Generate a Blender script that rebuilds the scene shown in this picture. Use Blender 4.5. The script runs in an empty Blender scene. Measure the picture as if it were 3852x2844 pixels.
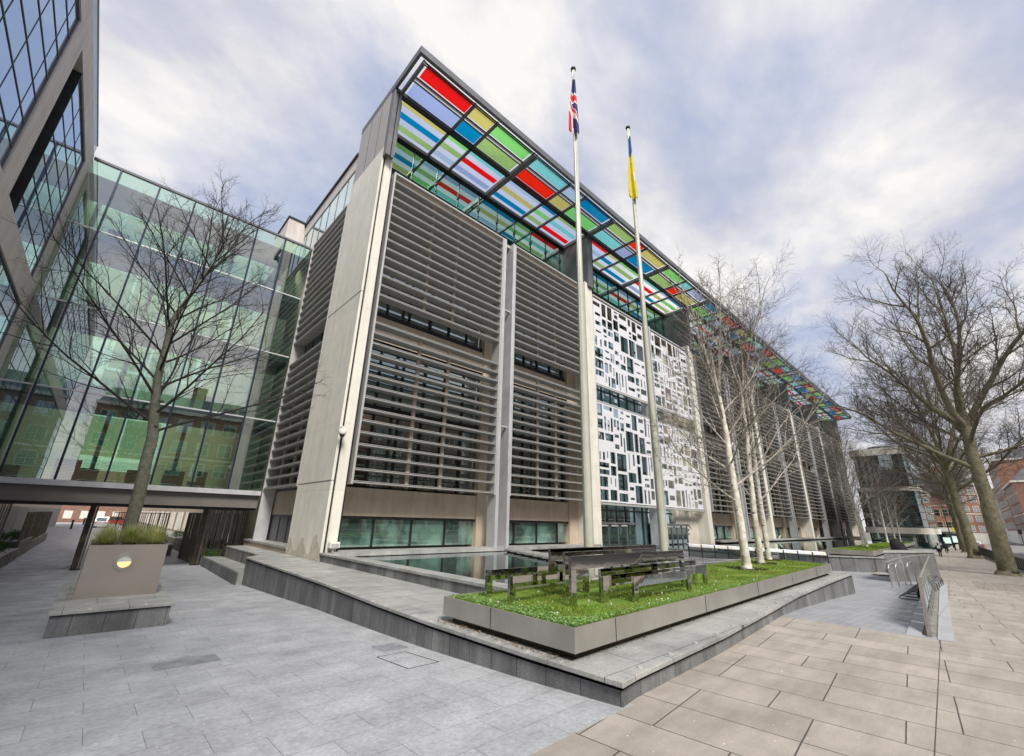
import bpy, bmesh, math, random
import numpy as np
from mathutils import Vector, Matrix
sc = bpy.context.scene
COL = sc.collection
# ------------------------------------------------------------------ camera
H0 = 2.4
def cam_axes():
    yaw, pit, rol = math.radians(47.12657), math.radians(18.71472), math.radians(1.41988)
    d = Vector((math.cos(yaw)*math.cos(pit), math.sin(yaw)*math.cos(pit), math.sin(pit)))
    r = Vector((math.sin(yaw), -math.cos(yaw), 0)); u = r.cross(d)
    return r*math.cos(rol)+u*math.sin(rol), -r*math.sin(rol)+u*math.cos(rol), d
r_, u_, d_ = cam_axes()
cd = bpy.data.cameras.new('camera'); cam = bpy.data.objects.new('camera', cd); COL.objects.link(cam)
cam.matrix_world = Matrix(((r_.x, u_.x, -d_.x, 0), (r_.y, u_.y, -d_.y, 0), (r_.z, u_.z, -d_.z, H0), (0, 0, 0, 1)))
cd.sensor_width = 36; cd.lens = 36*1584.78/3852; cd.clip_start = .05; cd.clip_end = 3000
sc.camera = cam
# ------------------------------------------------------------------ light
sc.view_settings.view_transform = 'Standard'; sc.view_settings.look = 'None'
sc.view_settings.exposure = 0.55; sc.view_settings.gamma = 1
SUN_EL, SUN_AZ = math.radians(48), math.radians(-112)      # azimuth of the sun measured from +X
w = bpy.data.worlds.new('World'); sc.world = w; w.use_nodes = True
nt = w.node_tree; nt.nodes.clear()
def N(t, k, **kw):
    n = t.nodes.new(k)
    for a, b in kw.items():
        if a.startswith('i_'): n.inputs[a[2:].replace('_', ' ')].default_value = b
        else: setattr(n, a, b)
    return n
def ramp(t, fac, stops, interp='LINEAR'):
    n = t.nodes.new('ShaderNodeValToRGB'); n.color_ramp.interpolation = interp
    e = n.color_ramp.elements
    while len(e) < len(stops): e.new(.5)
    for i, (p, c) in enumerate(stops):
        e[i].position = p; e[i].color = (c[0], c[1], c[2], 1) if len(c) == 3 else c
    t.links.new(fac, n.inputs[0]); return n.outputs[0]
def mth(t, op, a, b=None, c=None):
    n = t.nodes.new('ShaderNodeMath'); n.operation = op
    for i, v in enumerate((a, b, c)):
        if v is None: continue
        if isinstance(v, (int, float)): n.inputs[i].default_value = v
        else: t.links.new(v, n.inputs[i])
    return n.outputs[0]
def mixc(t, fac, a, b, mode='MIX'):
    n = t.nodes.new('ShaderNodeMix'); n.data_type = 'RGBA'; n.blend_type = mode
    for i, v in ((0, fac), (6, a), (7, b)):
        if isinstance(v, (int, float)): n.inputs[i].default_value = v
        elif isinstance(v, tuple): n.inputs[i].default_value = (*v[:3], 1)
        else: t.links.new(v, n.inputs[i])
    return n.outputs[2]
sky = N(nt, 'ShaderNodeTexSky', sky_type='NISHITA', sun_disc=False, sun_elevation=SUN_EL,
        sun_rotation=math.radians(90)-SUN_AZ, air_density=1.0, dust_density=1.2, ozone_density=2.0)
tc = N(nt, 'ShaderNodeTexCoord')
sep = N(nt, 'ShaderNodeSeparateXYZ'); nt.links.new(tc.outputs['Generated'], sep.inputs[0])
zc = mth(nt, 'ADD', mth(nt, 'MAXIMUM', sep.outputs[2], 0.0), 0.16)
cx = mth(nt, 'DIVIDE', sep.outputs[0], zc); cy = mth(nt, 'DIVIDE', sep.outputs[1], zc)
cmb = N(nt, 'ShaderNodeCombineXYZ'); nt.links.new(cx, cmb.inputs[0]); nt.links.new(cy, cmb.inputs[1])
mp = N(nt, 'ShaderNodeMapping'); mp.inputs['Rotation'].default_value = (0, 0, math.radians(-28)); mp.inputs['Scale'].default_value = (.9, 1.15, 1); mp.inputs['Location'].default_value = (3.1, 1.7, 0)
nt.links.new(cmb.outputs[0], mp.inputs[0])
n1 = N(nt, 'ShaderNodeTexNoise', i_Scale=1.35, i_Detail=8.0, i_Roughness=.55, i_Distortion=.15); nt.links.new(mp.outputs[0], n1.inputs[0])
n2 = N(nt, 'ShaderNodeTexNoise', i_Scale=2.6, i_Detail=8.0, i_Roughness=.58, i_Distortion=.1); nt.links.new(mp.outputs[0], n2.inputs[0])
cov = ramp(nt, n1.outputs[0], [(.42, (0, 0, 0)), (.58, (1, 1, 1))])
shade = ramp(nt, n2.outputs[0], [(.34, (5.2, 5.3, 6.0)), (.60, (8.3, 8.05, 7.8))])
blue = mixc(nt, .82, sky.outputs[0], (4.1, 4.7, 6.5))
horiz = ramp(nt, sep.outputs[2], [(0.0, (1, 1, 1)), (.3, (0, 0, 0))])
c1 = mixc(nt, mth(nt, 'MULTIPLY_ADD', cov, .90, .08), blue, shade)
c2 = mixc(nt, mth(nt, 'MULTIPLY', horiz, .7), c1, (7.9, 7.4, 6.9))
bg = N(nt, 'ShaderNodeBackground', i_Strength=0.082); nt.links.new(c2, bg.inputs[0])
wo = N(nt, 'ShaderNodeOutputWorld'); nt.links.new(bg.outputs[0], wo.inputs[0])
sd = bpy.data.lights.new('sun', 'SUN'); sd.energy = 3.4; sd.angle = math.radians(20); sd.color = (1, .95, .87)
so = bpy.data.objects.new('sun', sd); COL.objects.link(so)
sv = Vector((math.cos(SUN_EL)*math.cos(SUN_AZ), math.cos(SUN_EL)*math.sin(SUN_AZ), math.sin(SUN_EL)))
so.rotation_euler = sv.to_track_quat('Z', 'Y').to_euler(); so.location = sv*80
# ------------------------------------------------------------------ helpers
def tag(o, label=None, cat=None, group=None, kind=None):
    for k, v in (('label', label), ('category', cat), ('group', group), ('kind', kind)):
        if v: o[k] = v
    return o
def thing(name, loc, label, cat, group=None, kind=None):
    o = bpy.data.objects.new(name, None); COL.objects.link(o); o.location = loc; o.empty_display_size = .3
    return tag(o, label, cat, group, kind)
class MB:
    def __init__(s): s.v = []; s.f = []; s.m = []
    def add(s, vs, fs, mi=0):
        b = len(s.v); s.v.extend([tuple(p) for p in vs]); s.f.extend([tuple(b+i for i in f) for f in fs]); s.m.extend([mi]*len(fs)); return s
    def box(s, x0, x1, y0, y1, z0, z1, mi=0):
        return s.add([(x0,y0,z0),(x1,y0,z0),(x1,y1,z0),(x0,y1,z0),(x0,y0,z1),(x1,y0,z1),(x1,y1,z1),(x0,y1,z1)],
              [(0,3,2,1),(4,5,6,7),(0,1,5,4),(1,2,6,5),(2,3,7,6),(3,0,4,7)], mi)
    def quad(s, a, b, c, d, mi=0): return s.add([a, b, c, d], [(0,1,2,3)], mi)
    def prism(s, poly, z0, z1, mi=0, zt=None):
        n = len(poly); zb = [z0(x, y) if callable(z0) else z0 for x, y in poly]; zz = [z1(x, y) if callable(z1) else z1 for x, y in poly]
        vs = [(x, y, zb[i]) for i, (x, y) in enumerate(poly)]+[(x, y, zz[i]) for i, (x, y) in enumerate(poly)]
        fs = [tuple(range(n-1, -1, -1)), tuple(range(n, 2*n))]+[(i, (i+1) % n, n+(i+1) % n, n+i) for i in range(n)]
        return s.add(vs, fs, mi)
    def bar(s, a, b, wd, ht=None, mi=0):
        a = Vector(a); b = Vector(b); d = (b-a); d.normalize(); ht = ht or wd
        sx = d.cross(Vector((0, 0, 1)))
        if sx.length < 1e-3: sx = Vector((1, 0, 0))
        sx.normalize(); sz = sx.cross(d); sx *= wd/2; sz *= ht/2
        return s.add([a-sx-sz, a+sx-sz, a+sx+sz, a-sx+sz, b-sx-sz, b+sx-sz, b+sx+sz, b-sx+sz], [(0,3,2,1),(4,5,6,7),(0,1,5,4),(1,2,6,5),(2,3,7,6),(3,0,4,7)], mi)
    def tube(s, pts, rad, k=8, mi=0, cap=True):
        pts = [Vector(p) for p in pts]; n = len(pts); b = len(s.v)
        if not hasattr(rad, '__len__'): rad = [rad]*n
        up = Vector((.31, .22, .93)); up.normalize(); prev = None
        for i, p in enumerate(pts):
            d = pts[min(i+1, n-1)]-pts[max(i-1, 0)]; d.normalize()
            if prev is None:
                x = d.cross(up)
                if x.length < .05: x = d.cross(Vector((1, 0, 0)))
            else: x = prev-d*prev.dot(d)
            x.normalize(); prev = x; y = d.cross(x)
            for j in range(k):
                a = 2*math.pi*j/k; s.v.append(tuple(p+(x*math.cos(a)+y*math.sin(a))*rad[i]))
        for i in range(n-1):
            for j in range(k):
                s.f.append((b+i*k+j, b+i*k+(j+1) % k, b+(i+1)*k+(j+1) % k, b+(i+1)*k+j)); s.m.append(mi)
        if cap:
            s.f.append(tuple(b+j for j in range(k-1, -1, -1))); s.m.append(mi)
            s.f.append(tuple(b+(n-1)*k+j for j in range(k))); s.m.append(mi)
        return s
    def lathe(s, cx, cy, prof, k=20, mi=0):
        b = len(s.v); n = len(prof)
        for (r, z) in prof:
            for j in range(k):
                a = 2*math.pi*j/k; s.v.append((cx+r*math.cos(a), cy+r*math.sin(a), z))
        for i in range(n-1):
            for j in range(k): s.f.append((b+i*k+j, b+i*k+(j+1) % k, b+(i+1)*k+(j+1) % k, b+(i+1)*k+j)); s.m.append(mi)
        s.f.append(tuple(b+j for j in range(k-1, -1, -1))); s.m.append(mi); s.f.append(tuple(b+(n-1)*k+j for j in range(k))); s.m.append(mi)
        return s
    def build(s, name, mats, parent=None, smooth=False, local=False, bevel=0):
        me = bpy.data.meshes.new(name); off = Vector((0, 0, 0))
        if parent is not None and not local:
            q = parent
            while q is not None: off += q.location; q = q.parent
        me.from_pydata([(v[0]-off.x, v[1]-off.y, v[2]-off.z) for v in s.v], [], s.f)
        for m in (mats if isinstance(mats, (list, tuple)) else [mats]): me.materials.append(m)
        if any(s.m): me.polygons.foreach_set('material_index', s.m)
        if smooth: me.polygons.foreach_set('use_smooth', [True]*len(me.polygons))
        me.update(); o = bpy.data.objects.new(name, me); COL.objects.link(o); o.parent = parent
        if bevel:
            md = o.modifiers.new('bevel', 'BEVEL'); md.width = bevel; md.segments = 2; md.limit_method = 'ANGLE'
        return o
def copy_tree(o, parent=None, data=True):
    c = o.copy(); COL.objects.link(c); c.parent = parent
    for ch in list(o.children): copy_tree(ch, c)
    return c
def boxo(name, m, parent, *b, bevel=0): return MB().box(*b).build(name, m, parent, bevel=bevel)
# ------------------------------------------------------------------ materials
MATS = {}
def mat(name, col, rough=.6, metal=0, var=.12, scale=3.0, bump=0, bscale=40, spec=.5, col2=None, stain=0, wet=0):
    m = bpy.data.materials.new(name); m.use_nodes = True; t = m.node_tree; p = t.nodes['Principled BSDF']
    g = N(t, 'ShaderNodeNewGeometry')
    n = N(t, 'ShaderNodeTexNoise', i_Scale=scale, i_Detail=6.0, i_Roughness=.6); t.links.new(g.outputs['Position'], n.inputs[0])
    c2 = col2 or tuple(c*(1-var*1.6) for c in col); c1 = tuple(min(1, c*(1+var)) for c in col)
    cc = ramp(t, n.outputs[0], [(.32, c2), (.68, c1)])
    if stain:
        mpn = N(t, 'ShaderNodeMapping'); mpn.inputs['Scale'].default_value = (1.6, 1.6, .12); t.links.new(g.outputs['Position'], mpn.inputs[0])
        ns = N(t, 'ShaderNodeTexNoise', i_Scale=1.3, i_Detail=7.0, i_Roughness=.65); t.links.new(mpn.outputs[0], ns.inputs[0])
        k = ramp(t, ns.outputs[0], [(.42, (0, 0, 0)), (.72, (1, 1, 1))])
        cc = mixc(t, mth(t, 'MULTIPLY', k, stain), cc, tuple(c*.5 for c in col))
    t.links.new(cc, p.inputs['Base Color']); p.inputs['Metallic'].default_value = metal
    rr = ramp(t, n.outputs[0], [(.3, (rough*.85,)*3), (.7, (min(1, rough*1.15),)*3)]); t.links.new(rr, p.inputs['Roughness'])
    p.inputs['Specular IOR Level'].default_value = spec
    if bump:
        nb = N(t, 'ShaderNodeTexNoise', i_Scale=bscale, i_Detail=4.0); t.links.new(g.outputs['Position'], nb.inputs[0])
        b = N(t, 'ShaderNodeBump', i_Strength=bump, i_Distance=.02); t.links.new(nb.outputs[0], b.inputs['Height']); t.links.new(b.outputs[0], p.inputs['Normal'])
    MATS[name] = m; return m
def brickmat(name, c1, c2, cm, bw, bh, mort=.012, rot=0, plane='xy', rough=.7, var=.25, offs=.5, speck=.15, wetty=0, bump=.25, streak=0, soft=.1, fs=30):
    """slab / brick / cladding material in world metres; plane xy = paving, xz = walls (along x+y)"""
    m = bpy.data.materials.new(name); m.use_nodes = True; t = m.node_tree; p = t.nodes['Principled BSDF']
    g = N(t, 'ShaderNodeNewGeometry'); vec = g.outputs['Position']
    if plane == 'xz':
        s = N(t, 'ShaderNodeSeparateXYZ'); t.links.new(vec, s.inputs[0]); c = N(t, 'ShaderNodeCombineXYZ')
        t.links.new(mth(t, 'ADD', s.outputs[0], s.outputs[1]), c.inputs[0]); t.links.new(mth(t, 'ADD', s.outputs[2], 3.3), c.inputs[1]); bv = c.outputs[0]
    else:
        mp = N(t, 'ShaderNodeMapping'); mp.inputs['Rotation'].default_value = (0, 0, rot); t.links.new(vec, mp.inputs[0])
        # separate so that z does not matter
        s = N(t, 'ShaderNodeSeparateXYZ'); t.links.new(mp.outputs[0], s.inputs[0]); c = N(t, 'ShaderNodeCombineXYZ'); t.links.new(s.outputs[0], c.inputs[0]); t.links.new(s.outputs[1], c.inputs[1]); bv = c.outputs[0]
    b = N(t, 'ShaderNodeTexBrick', offset=offs, offset_frequency=2 if offs in (0, .5) else 3, i_Scale=1.0); b.inputs['Brick Width'].default_value = bw; b.inputs['Row Height'].default_value = bh
    b.inputs['Mortar Size'].default_value = mort; b.inputs['Mortar Smooth'].default_value = soft; b.inputs['Bias'].default_value = 0
    b.inputs['Color1'].default_value = (*c1, 1); b.inputs['Color2'].default_value = (*c2, 1); b.inputs['Mortar'].default_value = (*cm, 1)
    wob = N(t, 'ShaderNodeTexNoise', i_Scale=2.0, i_Detail=3.0); t.links.new(bv, wob.inputs[0])
    vm = N(t, 'ShaderNodeVectorMath', operation='MULTIPLY_ADD'); t.links.new(wob.outputs['Color'], vm.inputs[0]); vm.inputs[1].default_value = (mort*1.2,)*3; t.links.new(bv, vm.inputs[2])
    t.links.new(vm.outputs[0], b.inputs[0])
    n = N(t, 'ShaderNodeTexNoise', i_Scale=1.1, i_Detail=9.0, i_Roughness=.62); t.links.new(vec, n.inputs[0])
    n3 = N(t, 'ShaderNodeTexNoise', i_Scale=fs, i_Detail=5.0, i_Roughness=.7); t.links.new(vec, n3.inputs[0])
    cc = mixc(t, 1.0, b.outputs[0], ramp(t, n.outputs[0], [(.3, (1-var,)*3), (.7, (1+var*.4,)*3)]), 'MULTIPLY')
    cc = mixc(t, 1.0, cc, ramp(t, n3.outputs[0], [(.33, (1-speck,)*3), (.67, (1+speck*.6,)*3)]), 'MULTIPLY')
    if streak:
        mpn = N(t, 'ShaderNodeMapping'); mpn.inputs['Scale'].default_value = (1.5, 1.5, .15) if plane == 'xz' else (.35, 2.2, 1); t.links.new(vec, mpn.inputs[0])
        ns = N(t, 'ShaderNodeTexNoise', i_Scale=1.7, i_Detail=7.0, i_Roughness=.65); t.links.new(mpn.outputs[0], ns.inputs[0])
        cc = mixc(t, 1.0, cc, ramp(t, ns.outputs[0], [(.4, (1.08,)*3), (.72, (1-streak,)*3)]), 'MULTIPLY')
    t.links.new(cc, p.inputs['Base Color'])
    if wetty: t.links.new(ramp(t, n.outputs[0], [(.42, (rough,)*3), (.62, (max(.12, rough-wetty),)*3)]), p.inputs['Roughness'])
    else: p.inputs['Roughness'].default_value = rough
    bm_ = N(t, 'ShaderNodeBump', i_Strength=bump, i_Distance=.012)
    t.links.new(mth(t, 'MULTIPLY_ADD', n3.outputs[0], .35, mth(t, 'SUBTRACT', 1.0, b.outputs['Fac'])), bm_.inputs['Height']); t.links.new(bm_.outputs[0], p.inputs['Normal'])
    MATS[name] = m; return m
def glass(name, tint, refl=.5, base=(.02, .04, .04), see=0.0, rough=.005, wav=.0, rtint=(.85, .93, .93), vary=.0):
    """window glass: mirror layer over a see-through tint or a dark room colour"""
    m = bpy.data.materials.new(name); m.use_nodes = True; t = m.node_tree; t.nodes.clear()
    out = N(t, 'ShaderNodeOutputMaterial'); gl = N(t, 'ShaderNodeBsdfGlossy'); gl.inputs['Color'].default_value = (*rtint, 1); gl.inputs['Roughness'].default_value = rough
    if wav:
        g = N(t, 'ShaderNodeNewGeometry'); nb = N(t, 'ShaderNodeTexNoise', i_Scale=.9, i_Detail=1.5); t.links.new(g.outputs['Position'], nb.inputs[0])
        b = N(t, 'ShaderNodeBump', i_Strength=wav, i_Distance=.05); t.links.new(nb.outputs[0], b.inputs['Height']); t.links.new(b.outputs[0], gl.inputs['Normal'])
    if see > 0: body = N(t, 'ShaderNodeBsdfTransparent'); body.inputs['Color'].default_value = (*tint, 1)
    else:
        body = N(t, 'ShaderNodeBsdfDiffuse'); body.inputs['Color'].default_value = (*base, 1)
        if vary:
            g2 = N(t, 'ShaderNodeNewGeometry'); n = N(t, 'ShaderNodeTexNoise', i_Scale=.7, i_Detail=3.0); t.links.new(g2.outputs['Position'], n.inputs[0])
            t.links.new(ramp(t, n.outputs[0], [(.4, tuple(c*(1-vary) for c in base)), (.6, tuple(c*(1+vary) for c in base))]), body.inputs['Color'])
    lw = N(t, 'ShaderNodeLayerWeight', i_Blend=.35)
    f = mth(t, 'MULTIPLY_ADD', lw.outputs['Fresnel'], 1-refl, refl); f = mth(t, 'MINIMUM', f, .95)
    mx = N(t, 'ShaderNodeMixShader'); t.links.new(f, mx.inputs[0]); t.links.new(body.outputs[0], mx.inputs[1]); t.links.new(gl.outputs[0], mx.inputs[2])
    t.links.new(mx.outputs[0], out.inputs[0]); MATS[name] = m; return m
def colglass(name, c, opac=.55):
    m = bpy.data.materials.new(name); m.use_nodes = True; t = m.node_tree; t.nodes.clear(); out = N(t, 'ShaderNodeOutputMaterial')
    tr = N(t, 'ShaderNodeBsdfTransparent'); tr.inputs['Color'].default_value = (*c, 1)
    tl = N(t, 'ShaderNodeBsdfTranslucent'); tl.inputs['Color'].default_value = (*c, 1); di = N(t, 'ShaderNodeBsdfDiffuse'); di.inputs['Color'].default_value = (*c, 1)
    a = N(t, 'ShaderNodeMixShader'); a.inputs[0].default_value = .3; t.links.new(tl.outputs[0], a.inputs[1]); t.links.new(di.outputs[0], a.inputs[2])
    b = N(t, 'ShaderNodeMixShader'); b.inputs[0].default_value = opac; t.links.new(tr.outputs[0], b.inputs[1]); t.links.new(a.outputs[0], b.inputs[2])
    g = N(t, 'ShaderNodeBsdfGlossy'); g.inputs['Roughness'].default_value = .08
    lw = N(t, 'ShaderNodeFresnel'); lw.inputs[0].default_value = 1.45
    c_ = N(t, 'ShaderNodeMixShader'); t.links.new(mth(t, 'MULTIPLY', lw.outputs[0], .5), c_.inputs[0]); t.links.new(b.outputs[0], c_.inputs[1]); t.links.new(g.outputs[0], c_.inputs[2])
    t.links.new(c_.outputs[0], out.inputs[0]); return m
STONE = brickmat('portland_stone', (.58, .54, .47), (.55, .51, .44), (.42, .38, .33), 1.9, 2.1, .006, plane='xz', rough=.75, var=.14, speck=.06, streak=.1)
STONEW = brickmat('pale_stone', (.70, .67, .59), (.67, .64, .56), (.5, .46, .4), 30, 3.5, .008, plane='xz', rough=.7, var=.10, speck=.05, streak=.10)
STONEB = brickmat('buff_stone', (.50, .41, .32), (.47, .39, .30), (.36, .29, .23), 1.6, 5.0, .006, plane='xz', rough=.75, var=.14, speck=.06, streak=.12)
STONEL = brickmat('left_building_stone', (.60, .54, .50), (.57, .52, .48), (.4, .36, .33), 6.3, 9.0, .006, plane='xz', rough=.7, var=.12, speck=.05, streak=.12)
LOUV = mat('louvre_metal', (.345, .345, .34), .5, .25, .06, 2.0, stain=.15)
NOSE = mat('louvre_nosing', (.50, .49, .47), .4, .3, .05, 4.0)
SILV = mat('silver_fin', (.58, .59, .61), .42, .35, .07, 1.3, stain=.18)
WHITEP = mat('white_plate', (.66, .66, .69), .45, 0, .03, 1.0)
DKMET = mat('dark_metal', (.035, .036, .04), .45, .5, .2, 2.0)
MIDMET = mat('grey_metal', (.12, .125, .135), .6, .2, .15, 1.5)
SLATE = mat('grey_metal_panel', (.14, .145, .155), .5, .3, .12, .7)
STEEL = mat('brushed_steel', (.47, .45, .41), .40, .6, .10, 1.1, stain=.15)
STEELP = mat('planter_steel', (.52, .46, .41), .36, .75, .07, .9, stain=.10)
MIRROR = mat('mirror_steel', (.60, .585, .55), .03, 1.0, .02, 1.0, bump=.09, bscale=2.6)
GRAN = brickmat('dark_granite', (.25, .255, .255), (.17, .175, .18), (.045, .045, .045), .62, 8.0, .007, plane='xz', rough=.65, var=.35, offs=0, speck=.42, streak=.5, fs=55)
GRANT = brickmat('granite_coping', (.42, .42, .40), (.36, .365, .355), (.12, .12, .12), 1.25, 1.05, .008, plane='xy', rough=.6, var=.4, speck=.28, wetty=.25, fs=45, streak=.2)
PLAZA = brickmat('blue_grey_granite_paving', (.44, .45, .472), (.385, .395, .42), (.19, .19, .195), 1.06, .64, .0045, plane='xy', rough=.66, var=.30, speck=.24, wetty=.15, bump=.2, fs=16)
SUNK = brickmat('ramp_granite_paving', (.36, .37, .39), (.31, .32, .34), (.20, .20, .21), .9, .22, .006, plane='xy', rough=.55, var=.25, speck=.15, wetty=.15)
TAN = brickmat('yorkstone_paving', (.385, .345, .30), (.33, .295, .258), (.075, .07, .065), 1.45, .86, .0095, rot=math.radians(85), plane='xy', rough=.75, var=.25, speck=.12, streak=.14, bump=.4, fs=38, offs=.37)
BRICK = brickmat('red_brick', (.30, .12, .075), (.24, .095, .06), (.28, .24, .2), .24, .08, .01, plane='xz', rough=.85, var=.3)
WHITES = mat('white_render', (.68, .66, .60), .7, 0, .1, .6)
ASPH = mat('asphalt', (.20, .19, .18), .8, 0, .2, 1.5, bump=.2, bscale=60)
CREAMP = mat('cream_pole_paint', (.47, .47, .39), .38, 0, .05, 1.5, stain=.12)
SOIL = mat('soil', (.055, .04, .025), .95, 0, .4, 14, bump=.6, bscale=20)
LAWN = mat('lawn_turf', (.12, .19, .016), .9, 0, .3, 2.2, bump=.8, bscale=45, col2=(.09, .16, .012))
def leafmat(name, c, c2, tr=.4):
    m = bpy.data.materials.new(name); m.use_nodes = True; t = m.node_tree; p = t.nodes['Principled BSDF']
    g = N(t, 'ShaderNodeNewGeometry'); n = N(t, 'ShaderNodeTexNoise', i_Scale=1.6, i_Detail=6.0, i_Roughness=.65); t.links.new(g.outputs['Position'], n.inputs[0])
    wn = N(t, 'ShaderNodeTexWhiteNoise', noise_dimensions='1D'); t.links.new(g.outputs['Random Per Island'], wn.inputs['W'])
    a = ramp(t, n.outputs[0], [(.35, c), (.65, c2)])
    cc = mixc(t, 1.0, a, ramp(t, wn.outputs['Value'], [(0, (.6,)*3), (1, (1.45,)*3)]), 'MULTIPLY')
    t.links.new(cc, p.inputs['Base Color']); p.inputs['Roughness'].default_value = .6
    tl = N(t, 'ShaderNodeBsdfTranslucent'); t.links.new(cc, tl.inputs[0]); mx = N(t, 'ShaderNodeMixShader'); mx.inputs[0].default_value = tr
    t.links.new(p.outputs[0], mx.inputs[1]); t.links.new(tl.outputs[0], mx.inputs[2]); t.links.new(mx.outputs[0], t.nodes['Material Output'].inputs[0]); return m
BLADE = leafmat('grass_blade', (.24, .24, .05), (.16, .32, .015))
SEDGE = leafmat('sedge_blade', (.26, .34, .07), (.62, .60, .28))
HEDGE = leafmat('shrub_leaf', (.03, .07, .015), (.07, .13, .025))
BARKG = mat('grey_bark', (.16, .15, .13), .85, 0, .3, 9, bump=.5, bscale=25, col2=(.09, .10, .05))
BARKP = mat('plane_bark', (.20, .175, .12), .85, 0, .3, 3.5, bump=.7, bscale=12, col2=(.10, .095, .045))
TWIG = mat('twig_bark', (.040, .034, .028), .85, 0, .2, 5)
TWIGP = mat('plane_twig_bark', (.11, .09, .075), .85, 0, .2, 5)
TWIGB = mat('birch_twig_bark', (.07, .05, .042), .85, 0, .2, 5)
def birchmat():
    m = bpy.data.materials.new('birch_bark'); m.use_nodes = True; t = m.node_tree; p = t.nodes['Principled BSDF']
    g = N(t, 'ShaderNodeNewGeometry'); mpn = N(t, 'ShaderNodeMapping'); mpn.inputs['Scale'].default_value = (3.5, 3.5, 14); t.links.new(g.outputs['Position'], mpn.inputs[0])
    n = N(t, 'ShaderNodeTexNoise', i_Scale=1.0, i_Detail=3.0, i_Roughness=.5); t.links.new(mpn.outputs[0], n.inputs[0])
    n2 = N(t, 'ShaderNodeTexNoise', i_Scale=4.5, i_Detail=4.0); t.links.new(g.outputs['Position'], n2.inputs[0])
    base = ramp(t, n2.outputs[0], [(.35, (.50, .43, .36)), (.6, (.72, .69, .62))])
    cc = mixc(t, ramp(t, n.outputs[0], [(.63, (0, 0, 0)), (.68, (1, 1, 1))]), base, (.05, .042, .036))
    t.links.new(cc, p.inputs['Base Color']); p.inputs['Roughness'].default_value = .6; return m
BIRCH = birchmat()
G_OFF = glass('office_glass', (1, 1, 1), .36, (.02, .045, .042), wav=.03, vary=.5)
G_GRN = glass('green_office_glass', (1, 1, 1), .28, (.11, .21, .17), wav=.03, vary=.55)
G_PENT = glass('penthouse_glass', (1, 1, 1), .50, (.008, .035, .028), rtint=(.62, .86, .80))
G_LEFT = glass('blue_reflective_glass', (1, 1, 1), .62, (.015, .03, .04), rtint=(.74, .86, 1.0), wav=.03)
G_SKY = glass('pale_parapet_glass', (1, 1, 1), .75, (.2, .3, .3), rtint=(.85, .95, .98))
G_BRID = glass('bridge_glass', (.58, .92, .70), .34, see=1, wav=.015, rtint=(.95, .97, .98))
G_BAL = glass('balustrade_glass', (.82, .90, .86), .12, see=1)
G_FAR = glass('far_dark_glass', (1, 1, 1), .30, (.015, .035, .035), vary=.5)
WATER = glass('pool_water', (1, 1, 1), .16, (.02, .026, .026), wav=.025, rtint=(.9, .95, .95), rough=.02)
PANES = [('red', (.92, .07, .08)), ('yellow', (.82, .78, .42)), ('green', (.50, .88, .44)), ('lavender', (.62, .70, .90)), ('teal', (.02, .52, .74)), ('olive', (.62, .78, .44)), ('aqua', (.50, .88, .88)), ('orange', (.96, .13, .06)), ('sky', (.70, .82, .95))]
PM = {n: colglass('pane_'+n, c, .30 if n not in ('red', 'orange') else .55) for n, c in PANES}
# ------------------------------------------------------------------ terrain
def g_plaza(y): return -.0434*min(max(y-3.93, 0), 23)
def g_street(x): return -.02*min(max(x-15, 0), 35)
def g_sunk(x): return -.0446*min(max(x-15, 0), 13)
def sheet(name, xs, yf, zf, m, kind='structure', label=None):
    mb = MB(); ny = None; rows = []
    for x in xs:
        ys = yf(x); rows.append([(x, y, zf(x, y)) for y in ys])
    k = len(rows[0])
    for r in rows: mb.v.extend(r)
    for i in range(len(rows)-1):
        for j in range(k-1): mb.f.append((i*k+j, (i+1)*k+j, (i+1)*k+j+1, i*k+j+1)); mb.m.append(0)
    o = mb.build(name, m); o['kind'] = kind
    if label: o['label'] = label
    return o
def lin(a, b, n): return [a+(b-a)*i/(n-1) for i in range(n)]
sheet('ground', [-1500, -400, -100, 0, 100, 400, 1500], lambda x: [-1500, -400, -100, 0, 100, 400, 1500], lambda x, y: -1.9, mat('ground_earth', (.16, .15, .13), .9))
sheet('plaza_paving', lin(-60, 6.4, 3), lambda x: [3.93, 27, 30, 60, 120, 178], lambda x, y: g_plaza(y), PLAZA)
ktop = lambda x: -8+.09*min(x, 133)+(max(x, 133)-133)*.005
kbot = lambda x: ktop(x)-11-(max(x, 133)-133)*.01
def ptop(x):
    if x < 15: return 3.93 if x < 6.15 else 4.75
    if x < 40.2: return 1.2+.0577*(x-15)
    return 6.2
pxs = lin(-60, 6.14, 5)+lin(6.15, 14.999, 4)+[15]+lin(16, 40.1, 14)+lin(40.2, 175, 12)
sheet('pavement', pxs, lambda x: lin(ktop(x), ptop(x), 5), lambda x, y: g_street(x), TAN)
sheet('ramp_paving', lin(15, 28, 4)+[46], lambda x: [1.1+.0577*(x-15)-.2 if x > 15 else 1.1, 15], lambda x, y: g_sunk(x)-.004, SUNK)
sheet('road', lin(-150, 15, 3)+[50]+lin(70, 500, 8), lambda x: lin(kbot(x), ktop(x), 3), lambda x, y: g_street(x)-.12, ASPH)
sheet('far_pavement', lin(-150, 15, 3)+[50]+lin(70, 500, 8), lambda x: [kbot(x)-14, kbot(x)], lambda x, y: g_street(x), TAN)
kb = MB(); xs = lin(-60, 15, 4)+[50, 90, 133, 175, 300]
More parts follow.
